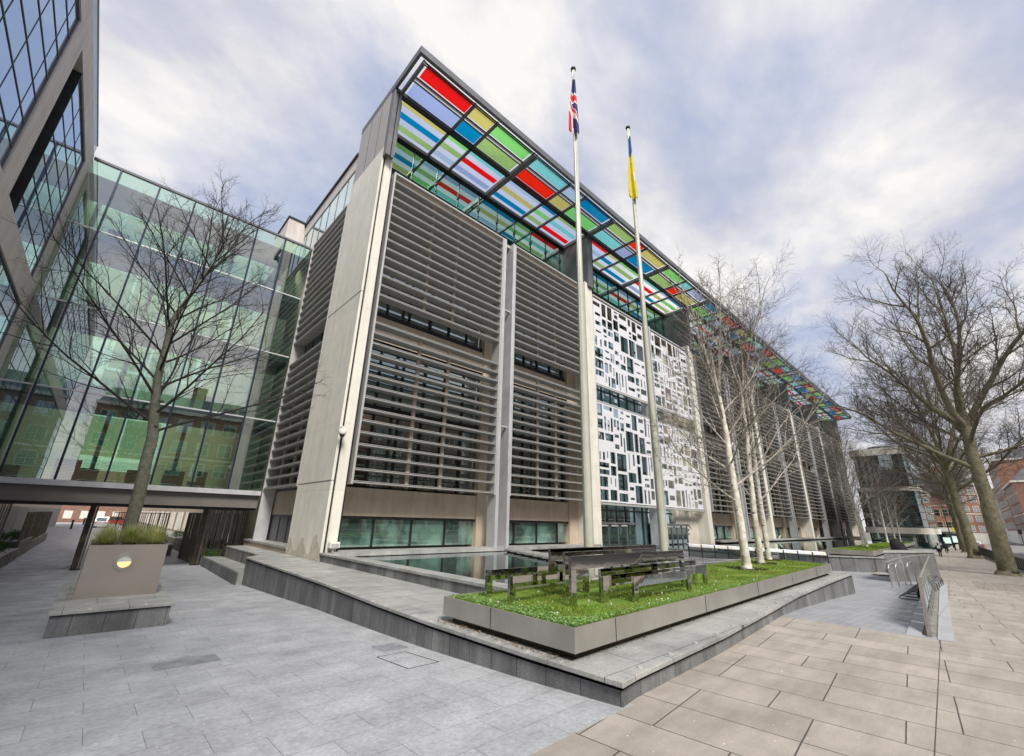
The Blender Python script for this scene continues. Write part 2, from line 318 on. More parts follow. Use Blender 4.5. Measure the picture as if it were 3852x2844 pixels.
for a, b in zip(xs[:-1], xs[1:]):
    for kf, s in ((ktop, 1), (kbot, -1)):
        kb.prism([(a, kf(a)-.15*(s > 0)), (b, kf(b)-.15*(s > 0)), (b, kf(b)+.15*(s < 0)), (a, kf(a)+.15*(s < 0))], -1.5, lambda x, y: g_street(x)+.006)
kb.build('kerb', GRANT)['kind'] = 'structure'
lm = MB()
for x in range(40, 300, 6): lm.quad(*[(px, (ktop(px)+kbot(px))/2+dy, g_street(px)-.112) for px, dy in ((x, -.06), (x+3, -.06), (x+3, .06), (x, .06))])
lm.build('road_marking', WHITES)['kind'] = 'structure'
j = MB()
for a, b in ((4.2, 9), (9, 15), (16, 28), (28, 50), (50, 100)):
    u = lambda x: (.62+.045*x if x <= 15 else .62+.045*x-.12); j.quad(*[(x, u(x)+o, g_street(x)+.003) for x, o in ((a, -.006), (b, -.006), (b, .006), (a, .006))])
j.build('paving_joint', mat('joint_mortar', (.07, .065, .06), .9))['kind'] = 'structure'
# ================================================================== main office building
ob = thing('office_building', (8.42, 22.5, .32), 'long stone and glass office block with grey louvre screens and coloured glass roof canopy', 'office building')
XE = 145.2; YF = 22.5; YB = 24.2
core = MB().box(9.4, XE, 25.0, 40, -1.5, 24.6).box(9.4, XE-.1, 25.8, 40, 24.6, 31.2)
core.build('core_wall', SLATE, ob)
def stone_front(x0, x1, pier):
    """recessed stone and glass wall behind one louvre screen (x0..x1)"""
    s = MB(); s.box(x0, x1, YB, 24.99, 2.45, 4.0).box(x0, x1, YB, 24.99, 13.05, 14.85).box(x0, x1, YB+.1, 24.99, 24.0, 24.6)
    s.box(x0, x1, 23.3, 24.99, -.6, .62)
    if pier: s.box(pier[0], pier[1], YB-.12, 24.99, .62, 24.9)
    s.build('stone_wall', STONEB, ob)
    for (z0, z1, m) in ((.8, 2.3, G_GRN), (4.1, 13.05, G_OFF), (14.85, 24.0, G_OFF)):
        g = boxo('window', m, ob, x0, x1, YB+.25, YB+.3, z0, z1)
        f = MB(); n = 4 if z0 < 1 else 6
        for i in range(n+1):
            xx = x0+(x1-x0)*i/n; f.box(xx-.05, xx+.05, YB+.12, YB+.24, z0, z1)
        if z0 > 4:
            for zz in ((8.4, 9.0), (12.6, 12.75)) if z0 < 10 else ((14.86, 15.25), (19.3, 19.8), (23.6, 24)): f.box(x0, x1, YB+.14, YB+.23, *zz)
        f.box(x0, x1, YB+.0, YB+.25, z1-.02, z1+.13)
        f.build('window_frame', DKMET, g)
def louvre(x0, x1, axis='x', y=YF, br=(.35, .58)):
    """frame with deep horizontal blades; axis y = the same screen on the side face"""
    fr = MB(); bl = MB(); bk = MB()
    def B(mb, a0, a1, d0, d1, z0, z1):
        if axis == 'x': mb.box(a0, a1, y+d0, y+d1, z0, z1)
        else: mb.box(y+d0, y+d1, a0, a1, z0, z1)
    B(fr, x0, x0+.12, -.02, .85, 4.05, 24.9); B(fr, x1-.12, x1, -.02, .85, 4.05, 24.9); B(fr, x0+.12, x1-.12, -.02, .2, 24.78, 24.9)
    zs = [24.23-.675*i for i in range(14)]+[13.55-.669*i for i in range(15)]
    for z in zs:
        B(fr, x0+.12, x1-.12, 0, .10, z+.036, z+.06); B(fr, x0+.12, x1-.12, .0, .08, z-.052, z-.03)
        B(bl, x0+.12, x1-.12, .03, .80, z-.03, z+.034)
    for b in br:
        xx = x0+(x1-x0)*b
        B(bk, xx-.11, xx+.11, .42, .56, 4.1, 13.6); B(bk, xx-.11, xx+.11, .42, .56, 15.3, 24.8)
    B(bk, x0+.12, x1-.12, .2, 1.3, 24.62, 24.77)
    o = bl.build('louvre_screen', LOUV, ob); fr.build('frame', NOSE, o); bk.build('bracket', STONEB, o)

    return o
def fin(x, w=.28, dp=1.15):
    s = MB().box(x, x+w, YF-.05, YF+dp, .74, 24.9)
    s.build('fin', SILV, ob)
def column(x, w=1.15):
    s = MB().box(x, x+.5, YF, YF+2.4, -.3, 25.6).box(x+.56, x+w, YF+.05, YF+2.4, -.3, 25.2)
    s.build('column', STONEW, ob)
    MB().box(x+.46, x+.6, YF+.09, YF+.5, .4, 25.1).build('column_joint', DKMET, ob)
def shaft(x):
    s = MB().box(x, x+.75, 22.3, 26.5, 25.2, 31.28); s.build('shaft_wall', SLATE, ob)
    MB().box(x+.75, x+1.1, 22.45, 26.5, 25.2, 31.25).build('column_casing', DKMET, ob)
for k in range(6):
    b = 8.42+22.8*k
    if k == 1: continue
    a0 = b+1.03 if k == 0 else b+1.2
    stone_front(a0, b+11.0, (b+10.9, b+12.3)); stone_front(b+12.3, b+22.2, (b+21.0, b+22.3))
    louvre(a0, b+11.18); louvre(b+12.5, b+22.05)
    fin(b+11.19, .27, .78); fin(b+12.24, .25, .82)
    MB().box(b+11.46, b+12.24, YF+.2, YF+.4, 8.9, 9.02).box(b+11.46, b+12.24, YF+.2, YF+.4, 18.4, 18.52).build('fin_tie', NOSE, ob)
for k in range(1, 7): column(8.42+22.8*k-.62, 1.25)
for k in range(6): shaft(8.42+22.8*(k+1)-.2)
# sill ledge over the pool
MB().box(8.8, 30.6, 21.75, 23.4, .55, .74).box(55, XE, 21.75, 23.4, .55, .74).build('sill_ledge', GRANT, ob)
# corner pier on the near end
pier = MB().box(8.42, 9.0, 22.62, 27.6, -1.3, 26.35).box(8.42, 8.56, 22.5, 22.62, -1.3, 26.35)
pier.build('corner_pier', STONEW, ob)
MB().box(8.56, 8.68, 22.6, 22.7, .3, 25.9).box(9.2, 9.3, 22.56, 22.7, .7, 24.9).build('shadow_gap', DKMET, ob)
MB().box(8.68, 9.2, 22.52, 23.4, .3, 25.5).box(9.0, 9.6, 23.4, 25, .3, 25.5).build('corner_pilaster', STONEW, ob)
MB().box(8.425, 9.3, 22.6, 27.5, 26.35, 31.5).build('gable_panel', mat('grey_beige_panel', (.37, .34, .32), .5, .1, .05, .5), ob)
g = MB()
for yy in (23.9, 25.6): g.box(8.41, 8.43, yy, yy+.03, 26.4, 31.5)
g.build('panel_joint', DKMET, ob)
MB().box(8.44, 8.75, 22.05, 22.58, 25.5, 31.4).box(8.8, 9.0, 22.0, 22.3, 25.4, 31.4).build('corner_post', SLATE, ob)
for z_ in (4.15, 15.2): MB().box(8.405, 8.6, 22.49, 27.6, z_, z_+.02).build('pier_joint', DKMET, ob)
DAMP = mat('damp_stone', (.54, .49, .40), .8, 0, .15, 4)
rd = random.Random(4); P_ = [(22.55, .33)]
for i in range(30): P_.append((22.55+i*.17, .8+.35*math.sin(i*.5)+.15*rd.random()+(.4 if 3 < i < 8 else 0)))
P_.append((27.5, .33)); dm = MB().add([(8.416, y, z) for y, z in P_], [tuple(range(len(P_)))]); dm.build('damp_stain', DAMP, ob)
# side face
louvre(27.75, 35.1, 'y', 8.42, br=(.4, .75))
s = MB().box(9.35, 9.9, 27.6, 35.3, 2.4, 4.0).box(9.35, 9.9, 27.6, 35.3, 13.05, 14.85).box(9.35, 9.9, 27.6, 60, -1.5, .6)
s.box(8.45, 9.35, 27.6, 37.6, -1.4, .58).build('side_stone_wall', STONEB, ob)
MB().box(8.38, 9.4, 27.6, 37.6, .58, .7).build('side_sill', GRANT, ob)
MB().box(8.42, 9.25, 35.12, 35.28, .7, 24.9).build('side_fin', SILV, ob)
for (z0, z1) in ((.7, 2.3), (4.1, 13.05), (14.85, 24.6)):
    g = boxo('side_window', G_OFF, ob, 9.45, 9.5, 27.6, 35.3, z0, z1); f = MB()
    for i in range(5): f.box(9.36, 9.44, 27.7+i*1.85, 27.8+i*1.85, z0, z1)
    f.box(9.33, 9.45, 27.6, 35.3, z1-.02, z1+.12); f.build('window_frame', DKMET, g)
MB().box(8.5, 8.55, 27.62, 39, 24.92, 28.0).build('parapet_glass', G_SKY, ob)
f = MB()
for i in range(6): f.box(8.46, 8.5, 28.9+i*1.9, 28.92+i*1.9, 24.92, 28)
f.build('glass_joint', DKMET, ob)
MB().box(8.44, 10.2, 27.5, 39.2, 28.0, 29.25).build('gable_fascia', STONEL, ob)
MB().box(8.3, 10.4, 27.35, 39.4, 29.25, 29.45).build('roof_edge', DKMET, ob)
MB().box(9.3, 30, 25.8, 40, 29.0, 31.5).build('roof_upstand', SLATE, ob)
MB().box(6.9, 9.4, 39.4, 44, 24.5, 29.5).build('stair_tower', STONEL, ob); MB().box(8.7, 9.6, 36.5, 39.4, 24.6, 27.2).build('stair_glass', G_GRN, ob)
MB().box(6.8, 9.5, 39.3, 44.1, 29.5, 29.65).build('tower_cap', DKMET, ob)
rl = MB()
for yy in (39.3, 40.2): rl.bar((8.6, yy, 29.4), (8.6, yy, 30.7), .05)
rl.bar((8.6, 39.3, 30.7), (8.6, 40.2, 30.7), .05).bar((8.6, 39.3, 30.1), (8.6, 40.2, 30.1), .04); rl.build('roof_rail', DKMET, ob)
MB().box(8.5, 9.6, 39.3, 150, -1.5, 24.5).build('rear_side_wall', STONEB, ob)
for i in range(14):
    yy = 41+i*7.5; g = boxo('rear_window', G_OFF, ob, 8.42, 8.47, yy, yy+4.8, .2, 2.4)
    f = MB()
    for j in range(5): f.box(8.34, 8.42, yy+j*1.2-.04, yy+j*1.2+.04, .1, 2.5)
    f.build('window_frame', STONEL, g)
# penthouse glass wall under the canopy
pg = MB().box(9.0, XE, 25.6, 25.68, 24.9, 31.2).build('penthouse_glass', G_PENT, ob)
f = MB(); x = 9.9
while x < XE: f.box(x-.03, x+.03, 25.52, 25.6, 24.9, 31.1); f.box(x-.07, x+.07, 25.46, 25.56, 29.1, 29.5) if x < 60 else 0; x += 2.28
f.build('glazing_joint', DKMET, pg)
MB().box(9.4, XE, 22.9, 25.6, 24.62, 24.86).build('terrace_slab', STONEB, ob)
# ------------------------------------------------------------------ canopy
cz = 31.4
cp = MB().box(8.42, 8.62, 18.95, 27.6, 31.56, 32.12).box(8.42, 146.3, 18.7, 18.95, 31.56, 32.12).box(146.1, 146.3, 18.95, 27.6, 31.56, 32.12).build('canopy', SLATE, ob)
bm = MB()
bm.box(8.6, 146.2, 21.95, 22.12, 31.18, 31.5).box(8.6, 146.2, 22.24, 22.38, 31.2, 31.5)
bm.box(8.6, 146.2, 25.35, 25.6, 31.15, 31.5)
bm.build('main_beam', DKMET, cp)
pm = MB()
for yy in (18.98, 20.28, 20.62): pm.box(8.9, 146.2, yy, yy+.07, 31.34, 31.46)
pm.box(8.9, 146.2, 19.12, 19.16, 31.3, 31.4); pm.build('purlin', DKMET, cp)
rails = MB().box(8.9, 146.2, 20.4, 20.5, 31.38, 31.44).build('light_rail', NOSE, cp)
majors = [8.95]+[8.42+11.4*i-.1 for i in range(1, 13)]
rm = MB(); rM = MB()
for i, x in enumerate(majors):
    (MB().box(x-.22, x-.04, 18.96, 25.34, 31.15, 31.5).box(x+.06, x+.24, 18.96, 25.34, 31.15, 31.5).box(x-.04, x+.06, 19.5, 19.6, 31.2, 31.4).box(x-.04, x+.06, 23.5, 23.6, 31.2, 31.4) if i else MB().box(x-.12, x+.06, 18.96, 25.34, 31.15, 31.5)).build('major_rafter', SLATE, cp)
    if i < 12:
        for dx in (4.35, 6.55) if i % 2 == 0 else (4.6, 6.9): MB().box(x+dx-.1, x+dx+.1, 18.96, 25.34, 31.3, 31.505).build('rafter', MIDMET, cp)
o1 = ['red', 'yellow', 'green', 'aqua', 'sky', 'teal', 'olive', 'orange', 'yellow', 'green', 'aqua', 'lavender', 'teal', 'olive', 'orange', 'yellow', 'green', 'aqua']
o2 = ['lavender', 'teal', 'olive', 'orange', 'yellow', 'green', 'aqua', 'lavender', 'teal', 'olive', 'orange', 'yellow', 'green', 'aqua', 'sky', 'teal', 'olive', 'red']
sl = [('yellow', 'teal', 'olive'), ('green', 'olive', 'sky'), ('aqua', 'red', 'lavender'), ('sky', 'yellow', 'teal'), ('teal', 'green', 'olive'), ('olive', 'aqua', 'red'),
      ('red', 'sky', 'green'), ('yellow', 'teal', 'olive'), ('green', 'olive', 'teal'), ('aqua', 'red', 'lavender'), ('sky', 'yellow', 'teal'), ('teal', 'green', 'olive')]
cnt = 0; restm = []; restf = MB()
for i in range(12):
    x = majors[i]; dx = (4.35, 6.55) if i % 2 == 0 else (4.6, 6.9)
    ed = [x+.32, x+dx[0], x+dx[1], majors[i+1]-.22]
    for j in range(3):
        a, b = ed[j]+(.0 if j == 0 else .1), ed[j+1]-.12
        q = (i*3+j)
        for row, (y0, y1), lst in ((0, (19.08, 20.24), o1), (1, (20.74, 21.93), o2)):
            boxo('glass_pane', PM[lst[q % 18]], cp, a, b, y0, y1, 31.52, 31.55)
        for s_, yy in enumerate((22.42, 23.48, 24.55)):
            c = sl[q % 12][s_]
            mb = MB().box(a, b, yy, yy+.52, 31.52, 31.54)
            if cnt < 100:
                o = mb.build('glass_slat', PM[c], cp); cnt += 1
            else:
                restf.add(mb.v, mb.f, [n for n, _ in PANES].index(c))
tag(restf.build('glass_slat', [PM[n] for n, _ in PANES], cp), kind='stuff')
# ------------------------------------------------------------------ entrance with the two white plates
random.seed(11)
def plate(x0, x1):
    mb = MB()
    def hole(a, b, c, d, A, B, C, D, y=YF+.3, th=.05):
        # leaf (a..b, c..d) with hole (A..B, C..D)
        for p in ((a, A, c, d), (B, b, c, d), (A, B, c, C), (A, B, D, d)):
            if p[1]-p[0] > .01 and p[3]-p[2] > .01: mb.box(p[0], p[1], y, y+th, p[2], p[3])
    def leaf(a, b, c, d):
        W_, H_ = b-a, d-c; r = random.random()
        if r < .48 or W_ < .5 or H_ < .5:
            m1 = random.uniform(.09, .17); m2 = random.uniform(.09, .18)
            if random.random() < .35: hole(a, b, c, d, a+m1, b-m1, c+H_*random.uniform(.35, .6), d-m2)
            else: hole(a, b, c, d, a+m1, b-m1, c+m2, d-m2)
        elif (r < .76 and W_ > .7) or H_ < .8:
            n = max(2, int(W_/random.uniform(.5, .68))); x = a
            for i in range(n):
                e = a+W_*(i+1)/n; g_ = random.choice((.09, .14, .17, .2)); m = (x+e)/2; lo = random.choice((.12, .12, H_*.3)); hi = random.choice((.12, .15, H_*.25))
                hole(x, e, c, d, m-g_, m+g_, c+lo, d-hi); x = e
        else:
            n = max(2, int(H_/random.uniform(.6, .9))); z = c
            for i in range(n):
                e = c+H_*(i+1)/n; g_ = random.choice((.10, .16, .22)); m = (z+e)/2
                hole(a, b, z, e, a+random.choice((.1, .2, W_*.3)), b-.12, m-g_, m+g_); z = e
    def split(a, b, c, d):
        W_, H_ = b-a, d-c
        if W_ < 1.9 and H_ < 2.3: return leaf(a, b, c, d)
        if W_/1.3 > H_/1.6 and W_ > 1.5:
            t = a+W_*random.uniform(.36, .64); split(a, t, c, d); split(t, b, c, d)
        else:
            t = c+H_*random.uniform(.36, .64); split(a, b, c, t); split(a, b, t, d)
    split(x0, x1, 4.2, 13.35); o = mb.build('white_plate', WHITEP, ob); mb.v = []; mb.f = []; mb.m = []
    split(x0, x1, 15.25, 24.6); o = mb.build('white_plate', WHITEP, ob)
    f = MB().box(x0-.1, x1+.1, YF+.2, YF+.75, 3.95, 4.12).box(x0, x1, YF+.3, YF+.5, 13.4, 13.52).box(x0, x1, YF+.3, YF+.5, 15.05, 15.2).box(x0-.1, x1+.1, YF+.2, YF+.55, 24.75, 24.9)
    f.box(x0-.12, x0, YF+.2, YF+.6, 3.9, 24.9).box(x1, x1+.12, YF+.2, YF+.6, 3.9, 24.9).build('plate_frame', NOSE, o)
plate(32.15, 41.9); plate(43.5, 53.1)
for x, w in ((42.15, .26), (43.0, .26)): MB().box(x, x+w, YF, YF+1.3, .36, 24.9).build('fin', SILV, ob)
MB().box(31.8, 48.0, 24.3, 24.36, .35, 24.9).build('entrance_glass', glass('entrance_sky_glass', (1, 1, 1), .6, (.04, .10, .10), wav=.02, rtint=(.80, .95, 1.0)), ob)
f = MB(); x = 32.0
while x < 48: f.box(x-.04, x+.04, 24.2, 24.3, .35, 24.8); x += 1.6
for z in (3.5, 7.6, 11.8, 15.3, 19.4, 23.6): f.box(31.8, 48, 24.21, 24.3, z, z+.15)
f.build('entrance_mullion', DKMET, ob)
MB().box(48.0, 53.5, 23.9, 25.1, .3, 24.9).build('entrance_stone_wall', STONE, ob)
for (x0, x1) in ((32.0, 37.9), (43.9, 48.6)):
    d = MB().box(x0, x1, 23.0, 23.05, .4, 2.3).box(x1-.05, x1, 23.05, 24.25, .4, 2.3).build('door', G_OFF, ob)
    f = MB().box(x0-.1, x1+.5, 22.85, 24.25, 2.32, 2.5)
    for i in range(5): xx = x0+(x1-x0)*i/4; f.box(xx-.06, xx+.06, 22.93, 23.1, .36, 2.32)
    f.build('door_frame', MIDMET, d)
    f = MB(); f.box(x0+.2, x0+1.3, 22.9, 22.95, 2.14, 2.26).box(x0+1.8, x0+2.9, 22.9, 22.95, 2.14, 2.26).box(x0+3.4, x0+4.4, 22.9, 22.95, 2.14, 2.26); f.build('door_closer', NOSE, d)
def text(s, loc, size, m, rot, parent=None, ext=.01, name='lettering'):
    cu = bpy.data.curves.new(name, 'FONT'); cu.body = s; cu.size = size; cu.extrude = ext; cu.align_x = 'CENTER'
    o = bpy.data.objects.new(name, cu); dg = bpy.context.evaluated_depsgraph_get()
    COL.objects.link(o); bpy.context.view_layer.update()
    me = bpy.data.meshes.new_from_object(o.evaluated_get(bpy.context.evaluated_depsgraph_get())); bpy.data.objects.remove(o)
    o = bpy.data.objects.new(name, me); me.materials.append(m); COL.objects.link(o)
    off = Vector((0, 0, 0)); q = parent
    while q is not None: off += q.location; q = q.parent
    o.location = Vector(loc)-off; o.rotation_euler = rot; o.parent = parent; return o
text('Home', (50.4, 23.88, 1.75), .55, DKMET, (math.pi/2, 0, 0), ob); text('Office', (50.4, 23.88, 1.3), .55, DKMET, (math.pi/2, 0, 0), ob)
mb = MB().tube([(50.4+1.2*math.cos(a), 23.87, 1.9+.5*math.sin(a)) for a in lin(math.pi*.95, math.pi*.05, 12)], .03, 5); mb.build('logo_arc', DKMET, ob)
# ================================================================== glazed link bridge
br = thing('link_bridge', (0, 37.3, 2.7), 'green glazed four storey link bridge spanning the passage between the two offices', 'bridge')
bx0, bx1 = -5.6, 8.36; fl = [3.98, 9.12, 14.37, 19.6, 24.6]
MB().quad((bx0, 35.3, 4), (bx1-.02, 35.3, 4), (bx1-.02, 35.3, 24.58), (bx0, 35.3, 24.58)).build('front_glass', G_BRID, br)
MB().quad((bx0, 39.3, 4), (bx1, 39.3, 4), (bx1, 39.3, 24.58), (bx0, 39.3, 24.58)).build('rear_glass', glass('bridge_rear_glass', (.82, .98, .80), .05, see=1), br)
f = MB(); x = -4.18
while x < 8.3:
    f.box(x-.05, x+.05, 35.12, 35.29, 4, 24.5); x += 2.088
f.build('mullion', mat('blue_black_fin', (.02, .028, .06), .3, .3), br)
f = MB()
for z in fl[1:-1]: f.box(bx0, bx1-.02, 35.24, 35.3, z-.06, z+.03)
f.build('transom', SILV, br)
MB().box(bx0, bx1-.03, 35.1, 35.34, 3.68, 3.99).build('bottom_trim', SILV, br)
MB().box(bx0, bx1-.03, 35.22, 35.45, 24.5, 24.66).box(bx0, bx1, 39.2, 39.4, 24.4, 24.6).build('top_trim', MIDMET, br)
SOFF = mat('soffit_panel', (.17, .155, .14), .6, .1, .08, .7)
MB().box(bx0, bx1-.04, 35.4, 39.6, 2.82, 3.9).build('soffit', SOFF, br)
MB().box(bx0, bx1-.04, 35.6, 39.5, 2.66, 2.82).build('soffit_trim', DKMET, br)
for z in fl[:-1]:
    s = MB().box(bx0, bx1-.04, 35.55, 39.2, z-.45 if z > 4 else 3.9, z).build('floor_slab', mat('slab_edge', (.22, .28, .34), .5), br)
CEIL = mat('ceiling', (.12, .19, .30), .5)
for i, z in enumerate(fl[1:]):
    zc_ = z-.9 if z > 24 else z-.5
    MB().box(bx0, bx1-.04, 35.7, 39.1, zc_-.15, zc_).build('ceiling', CEIL, br)
BL = bpy.data.materials.new('roller_blind'); BL.use_nodes = True; t = BL.node_tree; t.nodes.clear()
o_ = N(t, 'ShaderNodeOutputMaterial'); g_ = N(t, 'ShaderNodeNewGeometry'); s_ = N(t, 'ShaderNodeSeparateXYZ'); t.links.new(g_.outputs['Position'], s_.inputs[0])
fr_ = mth(t, 'FRACT', mth(t, 'MULTIPLY', s_.outputs[2], 11.0)); st_ = mth(t, 'GREATER_THAN', fr_, .62)
tl_ = N(t, 'ShaderNodeBsdfTranslucent'); t.links.new(mixc(t, st_, (.95, .98, .80), (.74, .80, .60)), tl_.inputs[0])
tr_ = N(t, 'ShaderNodeBsdfTransparent'); tr_.inputs[0].default_value = (.96, 1, .86, 1); mx_ = N(t, 'ShaderNodeMixShader'); mx_.inputs[0].default_value = .6
t.links.new(tl_.outputs[0], mx_.inputs[1]); t.links.new(tr_.outputs[0], mx_.inputs[2]); t.links.new(mx_.outputs[0], o_.inputs[0])
for (z0, z1, xs_) in ((19.7, 23.5, (bx0, 6.0)), (14.5, 18.9, (-3.9, 5.9)), (11.8, 13.7, (-1.8, 3)), (9.3, 11.6, (-1.9, 6)), (5.8, 8.4, (-2, 2.0))):
    b = MB(); x = xs_[0]
    while x < xs_[1]: b.box(x+.05, min(x+2.0, xs_[1]), 39.15, 39.17, z0, z1); x += 2.088
    b.build('blind', BL, br)
fm = bpy.data.materials.new('frit_stripes'); fm.use_nodes = True; t = fm.node_tree; t.nodes.clear()
o_ = N(t, 'ShaderNodeOutputMaterial'); g_ = N(t, 'ShaderNodeNewGeometry'); s_ = N(t, 'ShaderNodeSeparateXYZ'); t.links.new(g_.outputs['Position'], s_.inputs[0])
fr_ = mth(t, 'FRACT', mth(t, 'MULTIPLY', s_.outputs[2], 12.0)); st_ = mth(t, 'MULTIPLY', mth(t, 'GREATER_THAN', fr_, .55), .55)
df_ = N(t, 'ShaderNodeBsdfDiffuse'); df_.inputs[0].default_value = (.55, .66, .60, 1); tr_ = N(t, 'ShaderNodeBsdfTransparent'); mx_ = N(t, 'ShaderNodeMixShader')
t.links.new(st_, mx_.inputs[0]); t.links.new(tr_.outputs[0], mx_.inputs[1]); t.links.new(df_.outputs[0], mx_.inputs[2]); t.links.new(mx_.outputs[0], o_.inputs[0])
for z in fl[:-1]: MB().quad((bx0, 35.318, z+.04), (bx1-.05, 35.318, z+.04), (bx1-.05, 35.318, z+1.25), (bx0, 35.318, z+1.25)).build('frit_band', fm, br)
f = MB()
for z0, z1 in zip(fl[:-1], fl[1:]):
    x = -5.0
    while x < 8: f.box(x-.12, x+.12, 38.6, 38.85, z0, z1-.5); x += 4.176
f.build('column', mat('inner_column', (.35, .42, .38), .6), br)
random.seed(5)
f = MB()
for z in fl[:-1]:
    for i in range(9):
        x = random.uniform(-5, 7.5); y = random.uniform(36.2, 38.2); h = random.uniform(.5, 1.3); f.box(x, x+random.uniform(.4, 1.2), y, y+.4, z, z+h)
f.build('desk', mat('dark_furniture', (.05, .09, .08), .6), br)
# ================================================================== building on the left
lb = thing('left_office_building', (-5.64, 23, -1), 'pale stone framed office with big blue mirrored windows at the left edge', 'office building')
XL = -5.64
s = MB().box(-14, XL, 22.85, 24.5, -1.5, 23.14).box(-14, XL, -6, 35.3, 23.14, 24.68).box(-14, XL, 33.8, 35.3, -1.5, 23.14)
s.box(-14, XL, 24.5, 33.8, 13.05, 14.58).box(-14, XL, -6, 22.85, 13.0, 14.55).box(-14, XL, 26.15, 33.8, -1.5, .5).box(-14, XL, -6, 22.85, -.5, 1.0)
s.box(-14, XL-.02, 35.3, 41, -1.5, 24.6)
s.build('stone_frame', STONEL, lb)
MB().box(-14, XL-.55, 24.5, 26.15, -1.2, 23.14).box(XL-.6, XL-.02, 26.15, 26.2, 14.58, 23.14).box(XL-.6, XL-.02, 26.15, 26.2, -1.2, 13.05).build('recess_panel', DKMET, lb)
for (y0, y1, z0, z1, n) in ((26.2, 33.8, 14.58, 23.14, 3), (26.2, 33.8, .5, 13.05, 3), (-6, 22.85, 14.55, 23.14, 13), (-6, 22.85, 1, 13.0, 13)):
    g = MB().box(XL-.14, XL-.1, y0, y1, z0, z1).build('window', G_LEFT, lb)
    f = MB(); z = z1-1.235
    while z > z0+.3: f.box(XL-.1, XL-.075, y0, y1, z-.022, z+.022); z -= 1.235
    f.box(XL-.1, XL-.06, y0, y0+.06, z0, z1).box(XL-.1, XL-.06, y1-.06, y1, z0, z1).box(XL-.1, XL-.06, y0+.06, y1-.06, z1-.06, z1).box(XL-.1, XL-.06, y0+.06, y1-.06, z0, z0+.06)
    f.build('glazing_bar', MIDMET, g)
    f = MB(); y = y1-1.15
    while y > y0: f.box(XL-.1, XL-.085, y-.012, y+.012, z0, z1); y -= 2.08
    f.build('glazing_joint', MIDMET, g)
MB().box(XL-.06, XL-.02, -6, 35.2, 24.7, 25.45).build('roof_balustrade', G_BAL, lb)
MB().box(XL-.09, XL+.01, -6, 35.2, 25.45, 25.5).build('roof_rail', NOSE, lb)
MB().box(-14, -7, -6, 41, 13, 23).box(-14, -7, -6, 41, -1.5, 13).build('core_wall', SLATE, lb)
MB().box(-14, XL-.05, 41, 140, -1.5, 24).build('rear_wall', STONEL, lb)
f = MB()
for i in range(16): MB().box(XL-.06, XL-.01, 43+i*6, 47.3+i*6, -.6, 2.4).build('rear_window', G_FAR, lb)
f = MB()
for i in range(16):
    for j in range(4): f.box(XL-.02, XL+.1, 42.9+i*6+j*1.4, 43.05+i*6+j*1.4, -.8, 2.6)
f.build('window_fin', SILV, lb)
# ================================================================== terrace, seat wall, pools
LFT = [(6.16, 26.3), (6.06, 20), (6.0, 15.7), (5.78, 11), (5.72, 8.55), (5.76, 5.7), (5.85, 3.9)]
FRT = [(6.37, 3.96), (9.86, 4.1), (13.5, 4.38), (17.44, 4.7), (23, 4.92), (28.3, 5.05)]
def inset(p, e): return (p[0]+e, p[1]+e*.6)
sw = thing('seat_wall', (5.85, 3.9, 0), 'low dark granite seat wall with pale coping wrapping the corner of the terrace', 'wall')
outer = LFT+FRT
wall_poly = [(x+.05, y+.03) for x, y in LFT[:-1]]+[(5.92, 3.97)]+[(x, y+.07) for x, y in FRT]
rest = [(28.3, 9.0), (34.7, 7.4), (30.4, 13.9), (30.4, 22.4), (9, 22.4), (8.4, 22.5), (8.42, 36), (7.15, 36), (7.1, 27.6), (6.16, 27.6)]
W_ = MB()
n = len(wall_poly)
for i in range(n-1):
    (a, b), (c, d) = wall_poly[i], wall_poly[i+1]
    W_.quad((a, b, -1.6), (c, d, -1.6), (c, d, .19), (a, b, .19))
(a, b) = wall_poly[-1]; W_.quad((a, b, -1.6), (a+.02, 9.2, -1.6), (a+.02, 9.2, .19), (a, b, .19))
(a, b) = wall_poly[0]; W_.quad((7.1, 27.62, -1.6), (a, b+.02, -1.6), (a, b+.02, .19), (7.1, 27.62, .19)).quad((7.12, 36, -1.6), (7.1, 27.6, -1.6), (7.1, 27.6, .24), (7.12, 36, .24))
W_.build('wall_face', GRAN, sw)
core = [(x+.1, y+.08) for x, y in LFT[:-1]]+[(6.0, 4.05)]+[(x, y+.14) for x, y in FRT]
MB().prism(core+[(28.2, 9.2), (34.6, 7.5), (30.3, 13.9), (30.3, 22.45), (8.45, 22.45), (8.45, 35.9), (7.2, 35.9), (7.2, 27.6), (6.2, 26.3)], .17, .245).build('shadow_gap', DKMET, sw)
tp = outer+[(28.4, 9.2), (34.75, 7.4), (30.4, 14.0), (30.4, 22.5), (8.40, 22.5), (8.40, 36), (7.1, 36), (7.08, 27.6), (6.17, 26.32)]
cop = MB().prism(tp, .245, .32)
cop.build('coping', GRANT, sw, bevel=.012)
